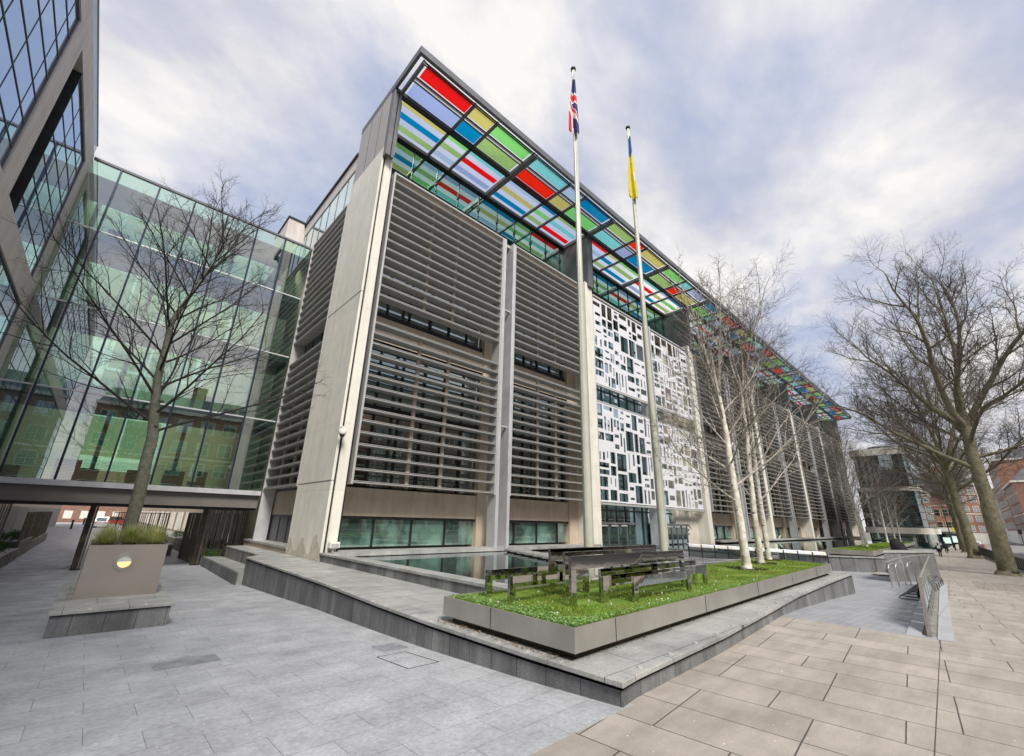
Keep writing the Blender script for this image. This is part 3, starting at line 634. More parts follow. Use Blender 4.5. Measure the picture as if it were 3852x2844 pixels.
# skate studs along the front edge
st = MB()
def along(pts, step, off):
    out = []; acc = off
    for (a, b), (c, d) in zip(pts[:-1], pts[1:]):
        L = math.hypot(c-a, d-b); t_ = acc
        while t_ < L: out.append((a+(c-a)*t_/L, b+(d-b)*t_/L)); t_ += step
        acc = t_-L
    return out
for x, y in along(FRT, 1.05, .25): st.lathe(x, y+.13, [(.045, .32), (.045, .335), (.03, .342)], 10)
for x, y in along(LFT[::-1], .72, .4): st.box(x+.02, x+.14, y-.006, y+.006, .32, .34)
st.build('stud', NOSE, sw)
pk = MB()
for x, y in ((5.7, 18.6), (5.72, 17.2)): pk.box(x+.18, x+.38, y-.1, y+.1, -.35, -.2)
tag(MB().prism([(5.97, 26.3), (7.1, 26.3), (7.1, 36), (6.15, 39)], -1.4, -.385).build('lower_ledge', GRANT), 'low grey granite ledge stepping down behind the seat wall toward the bridge', 'ledge')
MB_ = MB().prism([(5.93, 26.32), (5.97, 26.3), (6.13, 39), (6.09, 39)], -1.4, -.45); o = MB_.build('ledge_face', GRAN, bpy.data.objects['lower_ledge'])
# near pool
pw = thing('reflecting_pool', (8.42, 9, .3), 'dark still reflecting pool with granite rim between lawn and office facade', 'pool')
MB().box(8.42, 8.95, 8.95, 22.4, .321, .62).box(8.95, 20.4, 8.95, 9.3, .321, .62).box(8.95, 30.5, 8.9, 9.0, .321, .8).build('rim_wall', GRAN, pw)
MB().box(8.38, 9.0, 8.9, 22.45, .62, .70).box(9.0, 20.4, 8.9, 9.35, .62, .70).build('rim_coping', GRANT, pw)
MB().box(8.95, 20.3, 9.3, 21.75, .325, .52).build('water', WATER, pw)
tag(MB().quad((20.4, 9.05, .36), (30.35, 9.05, .36), (30.35, 22.4, .36), (20.4, 22.4, .36)).build('walkway', brickmat('wet_walkway_granite', (.27, .27, .28), (.23, .23, .24), (.12,)*3, 1.2, .6, .006, rough=.28, wetty=.12)), kind='structure')
MB().box(20.4, 30.6, 8.95, 9.06, .36, .80).build('lawn_kerb', WHITES, pw)
for i in range(7):
    o = boxo('stepping_stone', GRANT, None, 16.9+i*.42, 18.0+i*.42, 14.2+i*1.05, 15.0+i*1.05, .60, .70); boxo('plinth', DKMET, o, 17.05+i*.42, 17.85+i*.42, 14.35+i*1.05, 14.85+i*1.05, .5, .60)
    tag(o, ['nearest', 'second', 'third', 'fourth', 'fifth', 'sixth', 'farthest'][i]+' pale square stepping stone from the lawn end of the pool crossing', 'stepping stone', 'stepping stones across the pool')
# far pool
fp = thing('far_pool', (36, 10, 0), 'long dark pool in front of the far part of the office facade', 'pool')
MB().box(36.5, 106, 10.4, 10.8, -1.4, .5).box(36.5, 36.9, 10.8, 22, -1.4, .5).box(30.6, 36.5, 14.2, 22, -1.4, .35).build('rim_wall', GRAN, fp)
MB().box(36.9, 106, 10.8, 21.75, .2, .42).build('water', WATER, fp)
# ------------------------------------------------------------------ raised lawns
def bed(name, poly, zt, label, seam_at):
    t = thing(name, (poly[0][0], poly[0][1], .32), label, 'raised bed')
    cxm = sum(p[0] for p in poly)/len(poly); cym = sum(p[1] for p in poly)/len(poly)
    ins = lambda e: [(x+(e if x < cxm else -e), y+(e if y < cym else -e)) for x, y in poly]
    MB().prism(ins(.16), .32, zt-.36).build('recessed_base', brickmat('mossy_base', (.13, .11, .07), (.10, .09, .06), (.03,)*3, .4, .5, .01, plane='xz', rough=.9, var=.5), t)
    e = MB(); q = ins(.035); n = len(poly)
    for i in range(n):
        (a, b), (c, d) = poly[i], poly[(i+1) % n]; (a2, b2), (c2, d2) = q[i], q[(i+1) % n]
        e.add([(a, b, zt-.36), (c, d, zt-.36), (c, d, zt), (a, b, zt), (a2, b2, zt-.36), (c2, d2, zt-.36), (c2, d2, zt), (a2, b2, zt)],
              [(0, 1, 2, 3), (4, 7, 6, 5), (3, 2, 6, 7), (0, 4, 5, 1)])
    ed = e.build('steel_edging', STEEL, t)
    sm = MB()
    for (x, y, nx, ny) in seam_at: sm.box(x-.005-abs(nx)*.0, x+.005, y-.006, y+.006, zt-.36, zt+.001)
    if seam_at: sm.build('seam', DKMET, ed)
    MB().prism(ins(.03), zt-.3, zt-.035).build('turf', LAWN, t); return t
BP = [(6.0, 4.85), (26.4, 5.52), (27.3, 8.88), (6.0, 8.48)]
bed('raised_lawn', BP, .80, 'raised lawn in a brushed steel edge holding the mirror sculpture and three birches', [(5.999, 6.9, 1, 0), (7.2, 4.888, 0, 1), (11.2, 5.02, 0, 1), (15.2, 5.151, 0, 1), (19.2, 5.282, 0, 1), (23.2, 5.413, 0, 1)])
B2 = [(45.3, 6.5), (92, 7.9), (92, 10.3), (45.3, 9.6)]
bed('raised_lawn', B2, .80, 'farther raised lawn in steel edging with the distant white birches', [])
def in_poly(x, y, P):
    c = False; n = len(P)
    for i in range(n):
        (x1, y1), (x2, y2) = P[i], P[(i+1) % n]
        if (y1 > y) != (y2 > y) and x < (x2-x1)*(y-y1)/(y2-y1)+x1: c = not c
    return c
rng = np.random.default_rng(4)
def blades(n, poly, z, xs, hs, name, m, label, wd=.006, dens=None):
    mb = MB(); k = 0; x0 = min(p[0] for p in poly); x1 = max(p[0] for p in poly); y0 = min(p[1] for p in poly); y1 = max(p[1] for p in poly)
    while k < n:
        x = xs(rng.random(), x0, x1); y = rng.uniform(y0, y1)
        if not in_poly(x, y, poly): continue
        s = 1+.9*(x-6)/20 if x < 30 else 3
        h = hs*rng.uniform(.4, 1.2)*(.7+.6*math.sin(x*2.1+math.sin(y*3))*math.sin(y*2.3)); a = rng.uniform(0, 6.28); l = rng.uniform(.1, .9)*h; w2 = wd*s*rng.uniform(.6, 1.3)
        dx, dy = math.cos(a), math.sin(a); px, py = -dy*w2, dx*w2
        mb.add([(x-px, y-py, z), (x+px, y+py, z), (x+px*.6+dx*l*.4, y+py*.6+dy*l*.4, z+h*.65), (x-px*.6+dx*l*.4, y-py*.6+dy*l*.4, z+h*.65), (x+dx*l, y+dy*l, z+h)], [(0, 1, 2, 3), (3, 2, 4)]); k += 1
    return tag(mb.build(name, m), label, None, None, 'stuff')
INS = [(6.06, 4.92), (26.3, 5.6), (27.1, 8.8), (6.06, 8.42)]
blades(52000, INS, .76, lambda u, a, b: a+(b-a)*u**1.7, .058, 'grass', BLADE, 'bright green grass on the raised lawns')
blades(5000, [(45.4, 6.6), (91.8, 8), (91.8, 10.2), (45.4, 9.5)], .76, lambda u, a, b: a+(b-a)*u, .08, 'grass', BLADE, 'bright green grass on the farther lawn', .015)
# clover leaves along the near edges
mb = MB()
for i in range(5200):
    r = rng.random()
    if r < .45: x = 6.08+abs(rng.normal(0, .35)); y = rng.uniform(4.95, 8.4)
    elif r < .8: x = 6.1+12*rng.random()**1.5; y = 4.95+.0328*(x-6)+abs(rng.normal(0, .16))
    else: x = rng.uniform(6.1, 15); y = 6.5+rng.normal(0, .8)
    if not in_poly(x, y, INS): continue
    z = .80+rng.uniform(-.01, .035); s = rng.uniform(.008, .02); a = rng.uniform(0, 6.28); t1, t2 = rng.normal(0, .35, 2)
    vs = [(x+s*math.cos(a+j*1.2566), y+s*math.sin(a+j*1.2566), z+s*(t1*math.cos(a+j*1.2566)+t2*math.sin(a+j*1.2566))) for j in range(5)]; mb.add(vs, [(0, 1, 2, 3, 4)])
tag(mb.build('clover', leafmat('clover_leaf', (.17, .32, .07), (.30, .46, .18)), None), 'pale clover leaves along the lawn edge', None, None, 'stuff')
mb = MB()
for i in range(46):
    x = 6.2+17*rng.random()**1.3; y = rng.uniform(5.1, 8.5)
    if in_poly(x, y, INS): mb.lathe(x, y, [(.004, .8), (.018, .845), (.014, .855)], 7)
tag(mb.build('daisy', WHITES), 'small white daisies scattered in the grass', None, None, 'stuff')
# ------------------------------------------------------------------ mirror sculpture: eight bench-like frames
SC = [(6.76, 9.8, 7.94, 1.33, 'low mirror steel frame nearest the pool at the left back of the lawn'),
      (6.61, 9.3, 7.03, 1.30, 'low mirror steel frame at the left, in front of the one by the pool'),
      (8.31, 13.4, 7.42, 1.78, 'tall mirror steel frame at the back of the three tall ones'),
      (8.25, 12.35, 6.91, 1.73, 'tall mirror steel frame in the middle of the three tall ones'),
      (7.40, 12.4, 6.04, 1.73, 'tall mirror steel frame in front with rippled reflections'),
      (8.99, 14.0, 6.45, 1.37, 'low mirror steel frame just behind the right hand long one'),
      (8.36, 13.55, 5.94, 1.31, 'long low mirror steel frame between the front tall frame and the shortest'),
      (9.05, 11.8, 5.61, 1.29, 'short low mirror steel frame closest to the front steel edge')]
for x0, x1, y, zt, lab in SC:
    t = thing('mirror_frame', ((x0+x1)/2, y, .76), lab, 'sculpture', 'mirror steel frames standing on the lawn')
    zb = zt-.22 if zt < 1.5 else zt-.26; th = .07; lw = .17
    MB().box(x0, x1, y, y+th, zb, zt).build('beam', MIRROR, t, bevel=.004)
    for a in (x0, x1-lw): MB().box(a, a+lw, y+.0005, y+th-.0005, .76, zb).build('leg', MIRROR, t, bevel=.004)
# ------------------------------------------------------------------ flag poles
def pole(x, y, zt, fz0, fz1, fn, fmats, lab, flab, rb, rt):
    t = thing('flag_pole', (x, y, .75), lab, 'flagpole', 'cream flagpoles in front of the entrance')
    MB().tube([(x, y, .7), (x, y, 1.2), (x, y, zt*.5), (x, y, zt)], [rb, rb, (rb+rt)/2, rt], 20).build('pole', CREAMP, t, smooth=True)
    MB().tube([(x-rb-.03, y-.05, 2.2), (x-rb-.02, y-.05, 8), (x-rt-.04, y-.04, 15), (x-rt-.02, y-.02, zt-.1)], .008, 5).build('halyard', NOSE, t)
    MB().lathe(x, y, [(rt*.6, zt), (rt*1.6, zt+.03), (rt*1.6, zt+.13), (rt*.7, zt+.2)], 14).build('finial', DKMET, t, smooth=True)
    MB().box(x-.36*rb/.2, x+.36*rb/.2, y-.3, y+.3, .74, .80).build('base_plate', SILV, t)
    # hanging flag: pleated cloth strip
    nu, nv = 16, 60; mb = MB(); dirx, diry = -.75, .66
    for j in range(nv+1):
        v = j/nv; z = fz1+(fz0-fz1)*v
        ww = (.08+.48*min(1, v*1.6))*(1-.12*math.sin(v*5)) if v < .97 else .5
        for i in range(nu+1):
            u = i/nu; s = u*ww*.8-ww*.25; f_ = .10*math.sin(u*9+v*3)*(.3+v)
            mb.v.append((x+dirx*s+.66*(-rb*.9-.05)+.66*f_, y+diry*s*.9-.72*(rb*.9+.05)+.66*f_, z+.05*math.sin(u*7+v*4)))
    for j in range(nv):
        for i in range(nu):
            b = j*(nu+1)+i; mb.f.append((b, b+1, b+nu+2, b+nu+1)); mb.m.append(fn((i+.5)/nu, (j+.5)/nv))
    o = mb.build('flag', fmats, None, smooth=True); tag(o, flab, 'flag'); md = o.modifiers.new('thick', 'SOLIDIFY'); md.thickness = .006
    return o
FW = mat('flag_white', (.70, .70, .72), .8, 0, .06); FR = mat('flag_red', (.62, .02, .03), .8, 0, .1); FN = mat('flag_navy', (.015, .025, .14), .8, 0, .1)
FB = mat('flag_blue', (.03, .12, .38), .8, 0, .1); FY = mat('flag_yellow', (.62, .52, .02), .8, 0, .08)
def union(u, v):
    if v < .11: return 0
    if v < .355: return 2
    if v < .39: return 0
    if v < .48: return 1
    if v < .52: return 0
    d = v-.52+(u-.5)*.24
    if d < .07: return 2
    if d < .09: return 0
    if d < .145: return 1
    if d < .20+.06*u: return 0
    if u < .55-.2*(v-.8): return 2
    return 0 if u < .66 else 1
def zat(x, y, X, Z, Y=22.5): return H0+(Z-H0)*y/Y
pole(11.55, 8.7, 22.7, 18.55, 22.3, union, [FW, FR, FN], 'nearer and taller looking cream flagpole with the union flag', 'furled british union flag hanging limp from the nearer pole', .155, .075)
pole(16.3, 8.7, 22.9, 18.0, 22.2, lambda u, v: (0 if v < .27+.1*u else (2 if (v > .58 and v < .72 and u < .3) else 1)), [FB, FY, FW], 'farther cream flagpole with the blue and yellow flag', 'furled blue and yellow ukrainian flag hanging limp from the farther pole', .155, .075)
# ------------------------------------------------------------------ steel tree planter on granite plinth
tp_ = thing('tree_planter', (.97, 18.5, -.55), 'big brushed steel planter box on a granite plinth with a round lit lamp', 'planter')
MB().prism([(-.2, 15.92), (2.14, 15.9), (2.2, 21.6), (-.16, 21.6)], -1.0, -.06).build('plinth', GRAN, tp_)
MB().prism([(-.16, 15.97), (2.1, 15.95), (2.15, 21.5), (-.12, 21.5)], -.08, -.03).build('plinth_gap', DKMET, tp_)
MB().prism([(-.25, 15.85), (2.2, 15.83), (2.25, 21.7), (-.2, 21.7)], -.03, .05).build('plinth_top', GRANT, tp_, bevel=.01)
bx = MB(); X0, X1, Y0, Y1 = .11, 1.92, 17.75, 21.2
bx.box(X0, X1, Y0, Y0+.03, .05, 1.45).box(X0, X1, Y1-.03, Y1, .05, 1.45).box(X0, X0+.03, Y0+.03, Y1-.03, .05, 1.45).box(X1-.03, X1, Y0+.03, Y1-.03, .05, 1.45)
bx.build('box', STEELP, tp_); MB().box(X0+.03, X1-.03, Y0+.03, Y1-.03, .2, 1.36).build('soil', SOIL, tp_)
lampc = (.98, Y0, .98)
rg = MB()
for j in range(32):
    a0, a1 = 2*math.pi*j/32, 2*math.pi*(j+1)/32
    P = lambda a, r, y: (lampc[0]+r*math.cos(a), y, lampc[2]+r*math.sin(a))
    rg.quad(P(a0, .158, Y0-.03), P(a1, .158, Y0-.03), P(a1, .245, Y0-.02), P(a0, .245, Y0-.02)); rg.quad(P(a0, .245, Y0-.02), P(a1, .245, Y0-.02), P(a1, .25, Y0), P(a0, .25, Y0)); rg.quad(P(a0, .158, Y0-.03), P(a1, .158, Y0-.03), P(a1, .155, Y0), P(a0, .155, Y0))
lp = rg.build('lamp_ring', STEEL, tp_)
EM = bpy.data.materials.new('lamp_glow'); EM.use_nodes = True; t = EM.node_tree; p = t.nodes['Principled BSDF']; p.inputs['Base Color'].default_value = (.8, .55, .3, 1); p.inputs['Emission Color'].default_value = (1, .55, .18, 1); p.inputs['Emission Strength'].default_value = .95
MB().add([(lampc[0]+.157*math.cos(math.pi+math.pi*j/20), Y0-.012, lampc[2]+.157*math.sin(math.pi+math.pi*j/20)) for j in range(21)], [tuple(range(21))]).build('lamp_lower_lens', EM, lp)
MB().add([(lampc[0]+.157*math.cos(math.pi*j/20), Y0-.010, lampc[2]+.157*math.sin(math.pi*j/20)) for j in range(21)], [tuple(range(21))]).build('lamp_upper_lens', glass('lamp_glass', (1, 1, 1), .4, (.55, .52, .48)), lp)
mb = MB()
for x in (.45, 1.55): mb.box(x, x+.05, 15.86, 15.9, .05, .08)
mb.build('stud', WHITES, tp_)
for ci, (cx_, cy_, lab) in enumerate(((.45, 18.3, 'left tuft of striped sedge in the steel planter'), (1.0, 18.35, 'middle tuft of striped sedge in the steel planter'), (1.6, 18.3, 'right tuft of striped sedge in the steel planter'), (.5, 20.2, 'back left tuft of striped sedge in the steel planter'), (1.5, 20.2, 'back right tuft of striped sedge in the steel planter'))):
    mb = MB(); nb = 1500 if ci < 3 else 700
    for i in range(nb):
        a = rng.uniform(0, 6.28); r0 = rng.uniform(0, .12); L = rng.uniform(.42, .82); x, y = cx_+r0*math.cos(a), cy_+r0*math.sin(a)
        lean = rng.uniform(.15, 1.0); w2 = rng.uniform(.003, .006); px, py = -math.sin(a)*w2, math.cos(a)*w2; prev = None; z = 1.36
        pts = []
        for s in range(5):
            q = s/4; rr = L*lean*q*(.5+.6*q); zz = z+L*(q*(1.15-.2*lean)-lean*.75*q*q); pts.append((x+math.cos(a)*rr, y+math.sin(a)*rr, zz, w2*(1-q*.85)/w2))
        b = len(mb.v)
        for (X, Y, Z, k) in pts: mb.v.append((X-px*k, Y-py*k, Z)); mb.v.append((X+px*k, Y+py*k, Z))
        for s in range(4): mb.f.append((b+2*s, b+2*s+1, b+2*s+3, b+2*s+2)); mb.m.append(0)
    tag(mb.build('sedge_plant', SEDGE), lab, 'plant', 'sedge tufts in the steel planter')
# ------------------------------------------------------------------ gate and fence under the bridge
random.seed(3)
BRONZE = mat('bronze_gate_metal', (.085, .07, .055), .38, .7, .25, 3.0); FENM = mat('fence_bar_metal', (.20, .18, .15), .4, .6, .2, 3)
gz = -1.0
for x, lab in ((-5.1, 'bronze gate post beside the left office'), (-.12, 'bronze gate post in the middle of the passage behind the steel planter'), (5.75, 'bronze gate post at the right of the passage by the granite ledge')):
    t = thing('gate_post', (x, 38.0, gz), lab, 'gate post', 'gate posts under the link bridge')
    MB().box(x-.16, x+.12, 37.8, 38.1, gz, 2.7).build('post', BRONZE, t); MB().box(x+.14, x+.24, 37.85, 38.05, gz, 2.7).build('side_flange', FENM, t); MB().box(x-.2, x+.28, 37.7, 38.2, gz, gz+.06).build('foot', DKMET, t)
def barfence(name, a, b, z0, z1, n, lab, cat, m=FENM, grp=None, w=.05):
    t = thing(name, ((a[0]+b[0])/2, (a[1]+b[1])/2, z0), lab, cat, grp); mb = MB(); d = Vector((b[0]-a[0], b[1]-a[1], 0)).normalized()
    for i in range(n):
        q = i/(n-1)+random.uniform(-.25, .25)/n; x = a[0]+(b[0]-a[0])*q; y = a[1]+(b[1]-a[1])*q; ww = w*random.choice((.7, 1, 1.8)); mb.box(x-ww/2, x+ww/2, y-ww/2, y+ww/2, z0+.1, z1)
    mb.build('bars', m, t); MB().bar((a[0], a[1], z0+.12), (b[0], b[1], z0+.12), .06).bar((a[0], a[1], z1), (b[0], b[1], z1), .06).build('rail', m, t); return t
barfence('bar_fence', (5.95, 38.1), (8.4, 38.1), -.4, 2.66, 19, 'tall bronze bar fence between the right gate post and the office', 'fence')
barfence('open_gate', (-.1, 38.3), (-.3, 42.6), gz, 2.4, 22, 'open bronze bar gate leaf folded back from the middle post', 'gate')
barfence('open_gate', (5.7, 38.3), (5.4, 42.6), gz, 2.4, 22, 'open bronze bar gate leaf folded back from the right post', 'gate')
barfence('bar_fence', (-5.0, 38.1), (-3.6, 38.1), gz, 2.66, 14, 'short dense bar fence at the far left under the bridge', 'fence')
barfence('bar_fence', (-3.4, 46), (-3.5, 72), -.5, 2.2, 60, 'long bar fence along the left ledge of the passage', 'fence', w=.06)
barfence('bar_fence', (1.1, 46), (4.6, 47), gz, 2.3, 24, 'bar fence across the middle of the passage behind the planter', 'fence')
for (x0, x1, y0, y1, z1, lab) in ((-5.6, -3.3, 38.4, 46.5, -.25, 'dark granite ledge planter at the near left of the passage'), (-5.6, -3.35, 46.9, 55, .15, 'taller granite ledge planter in the middle left of the passage'), (-5.6, -3.4, 55.4, 75, -.2, 'long granite ledge planter at the far left of the passage'),
                                  (3.4, 5.4, 47, 53, -.2, 'granite ledge planter in the middle of the passage'), (6.2, 8.4, 38.6, 46, -.15, 'granite ledge planter behind the right gate post'), (6.4, 8.3, 56, 80, -.1, 'long granite ledge planter along the right office wall')):
    t = thing('ledge_planter', ((x0+x1)/2, (y0+y1)/2, gz), lab, 'planter', 'granite ledge planters along the passage')
    MB().box(x0, x1, y0, y1, gz-.3, z1).build('wall', GRAN, t); MB().box(x0-.03, x1+.03, y0-.03, y1+.03, z1, z1+.06).build('coping', GRANT, t)
def shrub(cx_, cy_, z, rx, ry, h, n, lab, m=HEDGE, s=.05):
    mb = MB()
    for i in range(n):
        a = rng.uniform(0, 6.28); e = rng.uniform(0, 1); rr = rng.uniform(.55, 1.05)*(1+.15*math.sin(a*5)); x = cx_+rx*rr*math.cos(a)*math.sqrt(1-e*e*.7); y = cy_+ry*rr*math.sin(a)*math.sqrt(1-e*e*.7); zz = z+h*e*rr
        u = Vector(rng.normal(0, 1, 3)).normalized()*s; v = u.cross(Vector(rng.normal(0, 1, 3))).normalized()*s*.6; p = Vector((x, y, zz)); mb.quad(p-u, p+v, p+u, p-v)
    t = thing('shrub', (cx_, cy_, z), lab, 'shrub', 'clipped shrubs along the passage'); mb.build('foliage', m, t)
    MB().tube([(cx_, cy_, z-.1), (cx_+.02, cy_, z+h*.6)], [.03, .015], 5).build('stem', TWIG, t)
for a in ((-4.4, 41, -.2, .9, 1.4, .75, 1500, 'large green shrub in the near left ledge planter'), (-4.4, 44.5, -.2, .9, 1.4, .6, 1200, 'dark low shrub behind the near left one'), (-4.3, 50, .2, .8, 3.0, .6, 1500, 'long clipped shrub in the taller left planter'), (-4.3, 60, -.15, .8, 3.5, .7, 1300, 'yellowish shrub at the far left of the passage'),
          (4.4, 50, -.15, .9, 2.2, .9, 1500, 'rounded shrub in the middle planter'), (6.6, 37.2, -.4, .5, .8, .35, 800, 'low spreading shrub on the granite ledge'), (7.2, 41, -.1, .8, 1.6, .55, 1100, 'green shrub behind the right bar fence'), (7.2, 60, -.05, .6, 3, .7, 900, 'shrub along the right office wall')): shrub(*a)
# bollards, far street things
for x, y, z, lab in ((-2.6, 118, gz, 'black bollard at the far end of the passage'), (-1.4, 150, gz, 'thin black bollard farther down the passage')):
    tag(MB().lathe(x, y, [(.22, z), (.17, z+.1), (.14, z+1.3), (.2, z+1.35), (.2, z+1.5), (.05, z+1.7)], 12).build('bollard', DKMET), lab, 'bollard')
t = thing('far_street_building', (0, 185, gz), 'red brick building closing the far end of the passage', 'building')
MB().box(-40, 40, 182, 195, -2, 14).build('wall', BRICK, t); f = MB()
for i in range(22):
    for z in (0, 4, 8): MB().box(-38+i*3.5, -36.2+i*3.5, 181.9, 182, z, z+2.2).build('window', WHITES, t)
def car(name, x, y, z, L, W, Hh, ang, m, lab, cat='car'):
    t = thing(name, (x, y, z), lab, cat); t.rotation_euler = (0, 0, ang)
    pr = [(-L/2, .3), (L/2, .3), (L/2, Hh*.5), (L*.36, Hh*.56), (L*.2, Hh*.97), (-L*.38, Hh), (-L*.47, Hh*.6), (-L/2, Hh*.55)]
    mb = MB(); n = len(pr); vs = [(a, -W/2, b) for a, b in pr]+[(a, W/2, b) for a, b in pr]
    mb.add(vs, [tuple(range(n)), tuple(range(2*n-1, n-1, -1))]+[(i, n+i, n+(i+1) % n, (i+1) % n) for i in range(n)]); mb.build('body', m, t, local=True, bevel=.06)
    g = MB()
    for s in (-1, 1): g.add([(a, s*(W/2+.01), b) for a, b in ((L*.33, Hh*.58), (L*.19, Hh*.92), (-L*.36, Hh*.93), (-L*.42, Hh*.6))], [(0, 1, 2, 3)])
    g.add([(-L*.475, -W*.42, Hh*.62), (-L*.475, W*.42, Hh*.62), (-L*.395, W*.4, Hh*.93), (-L*.395, -W*.4, Hh*.93)], [(0, 1, 2, 3)]).add([(L*.365, -W*.42, Hh*.58), (L*.365, W*.42, Hh*.58), (L*.215, W*.4, Hh*.93), (L*.215, -W*.4, Hh*.93)], [(0, 1, 2, 3)]); g.build('windows', G_FAR, t, local=True)
    for a in (-.31, .31):
        for s in (-1, 1):
            wv = MB().tube([(a*L, s*(W/2-.2), .33), (a*L, s*(W/2+.02), .33)], .33, 16).build('wheel', DKMET, t, local=True); MB().tube([(a*L, s*(W/2+.02), .33), (a*L, s*(W/2+.03), .33)], .19, 12).build('rim', SILV, wv, local=True)
    for s in (-1, 1): MB().box(-L/2-.02, -L/2+.02, s*W*.4-.1, s*W*.4+.1, Hh*.42, Hh*.52).build('tail_light', FR, t, local=True); MB().box(L/2-.02, L/2+.02, s*W*.36-.14, s*W*.36+.14, Hh*.4, Hh*.48).build('headlight', WHITES, t, local=True)
    return t
VANW = mat('white_car_paint', (.75, .76, .77), .2, .1, .02)
car('parked_van', 1.6, 128, gz, 5, 2, 2.2, math.radians(85), VANW, 'white van seen through the passage under the bridge', 'van')
car('parked_van', 4.2, 150, gz, 5, 2, 2.1, math.radians(10), mat('red_van_paint', (.4, .03, .04), .25), 'red van seen at the far end of the passage', 'van')
# ================================================================== ramp side: walls, rails, racks
w1 = thing('granite_wall', (42.4, 6.6, -.6), 'low straight granite wall at the back of the sunken ramp', 'wall')
MB().prism([(43.2, 5.6), (41.8, 7.6), (40.2, 10.4), (40.5, 10.6), (42.1, 7.8), (43.5, 5.8)], -1.5, .40).build('wall', GRAN, w1)
MB().prism([(43.2, 5.52), (41.74, 7.56), (40.1, 10.4), (40.6, 10.7), (42.2, 7.8), (43.6, 5.8)], .40, .47).build('coping', GRANT, w1)
w2 = thing('granite_block', (38.2, 3.7, -.6), 'tall granite block wall at the right end of the ramp below the pavement trees', 'wall')
MB().prism([(36.2, 4.7), (40.1, 2.65), (42.4, 2.8), (38.6, 4.9)], -1.5, 1.02).build('wall', GRAN, w2)
MB().prism([(36.3, 4.7), (40.1, 2.72), (42.3, 2.85), (38.6, 4.82)], 1.02, 1.06).build('shadow_gap', DKMET, w2)
MB().prism([(36.13, 4.7), (40.1, 2.58), (42.5, 2.75), (38.6, 4.96)], 1.06, 1.15).build('coping', GRANT, w2)
MB().prism([(41.5, 3.6), (60, 5.1), (108, 6.6), (108, 16), (45, 10.6), (43.0, 7.4), (43.3, 5.6)], -1.5, lambda x, y: .3-.9*min(max((x-60)/48, 0), 1)).build('upper_terrace', GRANT)['kind'] = 'structure'
tag(MB().prism([(62, 13.5), (60, 12.7), (60.4, 12.2)], 0, .1).build('leaf_litter', SOIL), 'small pile of leaf litter on the upper terrace', None, None, 'stuff') if 0 else None
# rail with iridescent band; its white base colour stands in for reflected sky
HOLO = bpy.data.materials.new('iridescent_sky_reflection'); HOLO.use_nodes = True; t = HOLO.node_tree; p = t.nodes['Principled BSDF']
g_ = N(t, 'ShaderNodeNewGeometry'); n_ = N(t, 'ShaderNodeTexNoise', i_Scale=1.6, i_Detail=2.0); t.links.new(g_.outputs['Position'], n_.inputs[0])
t.links.new(ramp(t, n_.outputs[0], [(.40, (.9, .92, .93)), (.44, (.7, .8, .95)), (.47, (.93, .93, .93)), (.54, (.93, .93, .93)), (.57, (.95, .8, .5)), (.60, (.93, .95, .93)), (.66, (.8, .7, .95)), (.7, (.7, .95, .75))]), p.inputs['Base Color']); p.inputs['Metallic'].default_value = .15; p.inputs['Roughness'].default_value = .25
rl = thing('glass_rail', (32, 10.5, .3), 'glass railing with an iridescent band painted sky-bright behind the birches', 'railing')
A, B_ = Vector((30.2, 14.3, 0)), Vector((34.75, 7.35, 0)); band = MB(); post = MB(); gp = MB()
for i in range(11):
    a = A+(B_-A)*(i/10); za = .36; zt = 1.16-.24*i/10; post.bar((a.x, a.y, .2), (a.x, a.y, zt+.02), .05)
    if i < 10:
        b = A+(B_-A)*((i+.96)/10); a2 = A+(B_-A)*((i+.04)/10); z2 = 1.16-.24*(i+1)/10
        band.add([(a2.x, a2.y, zt-.15), (b.x, b.y, z2-.15), (b.x, b.y, z2), (a2.x, a2.y, zt), (a2.x-.0, a2.y+.16, zt+.05), (b.x-.0, b.y+.16, z2+.05)], [(0, 1, 2, 3), (3, 2, 5, 4)])
        gp.quad((a2.x, a2.y, .4), (b.x, b.y, .4), (b.x, b.y, z2-.15), (a2.x, a2.y, zt-.15))
band.build('band', HOLO, rl); post.build('post', DKMET, rl); gp.build('glass_panel', glass('rail_dark_glass', (.25, .27, .28), .12, see=1), rl)
MB().prism([(30.4, 14.5), (34.9, 7.5), (35.2, 7.7), (30.7, 14.7)], -1.2, .36).build('backing_wall', GRAN, rl)
# balustrade beside the pavement
by = lambda x: 1.5+.055*(x-15.3)
bl = thing('glass_balustrade', (17.6, 1.6, 0), 'glass balustrade with a sloping bronze end rail between ramp and pavement', 'railing')
gb = MB(); x = 15.6
while x < 35.5:
    zt = 1.02 if x > 17.5 else .1+.92*(x-15.5)/2.1; zt2 = 1.02 if x+1.9 > 17.6 else 1.02
    gb.quad((x, by(x), g_street(x)+.02), (x+1.9, by(x+1.9), g_street(x+1.9)+.02), (x+1.9, by(x+1.9), zt2), (x, by(x), zt)); x += 2.0
gb.build('glass_panel', G_BAL, bl)
MB().bar((15.35, by(15.3), -.05), (17.7, by(17.7), 1.10), .085, .07).build('end_rail', mat('bronze_rail', (.33, .27, .22), .35, .8, .1), bl)
hr = MB().tube([(17.7, by(17.7), 1.1), (24, by(24), 1.08), (36, by(36), 1.03), (37.2, by(37.2)+.1, 1.06)], .03, 8)
x = 19.7
while x < 36: hr.bar((x, by(x), g_street(x)), (x, by(x), 1.05), .025); x += 2
hr.build('handrail', STEEL, bl)
k2 = MB()
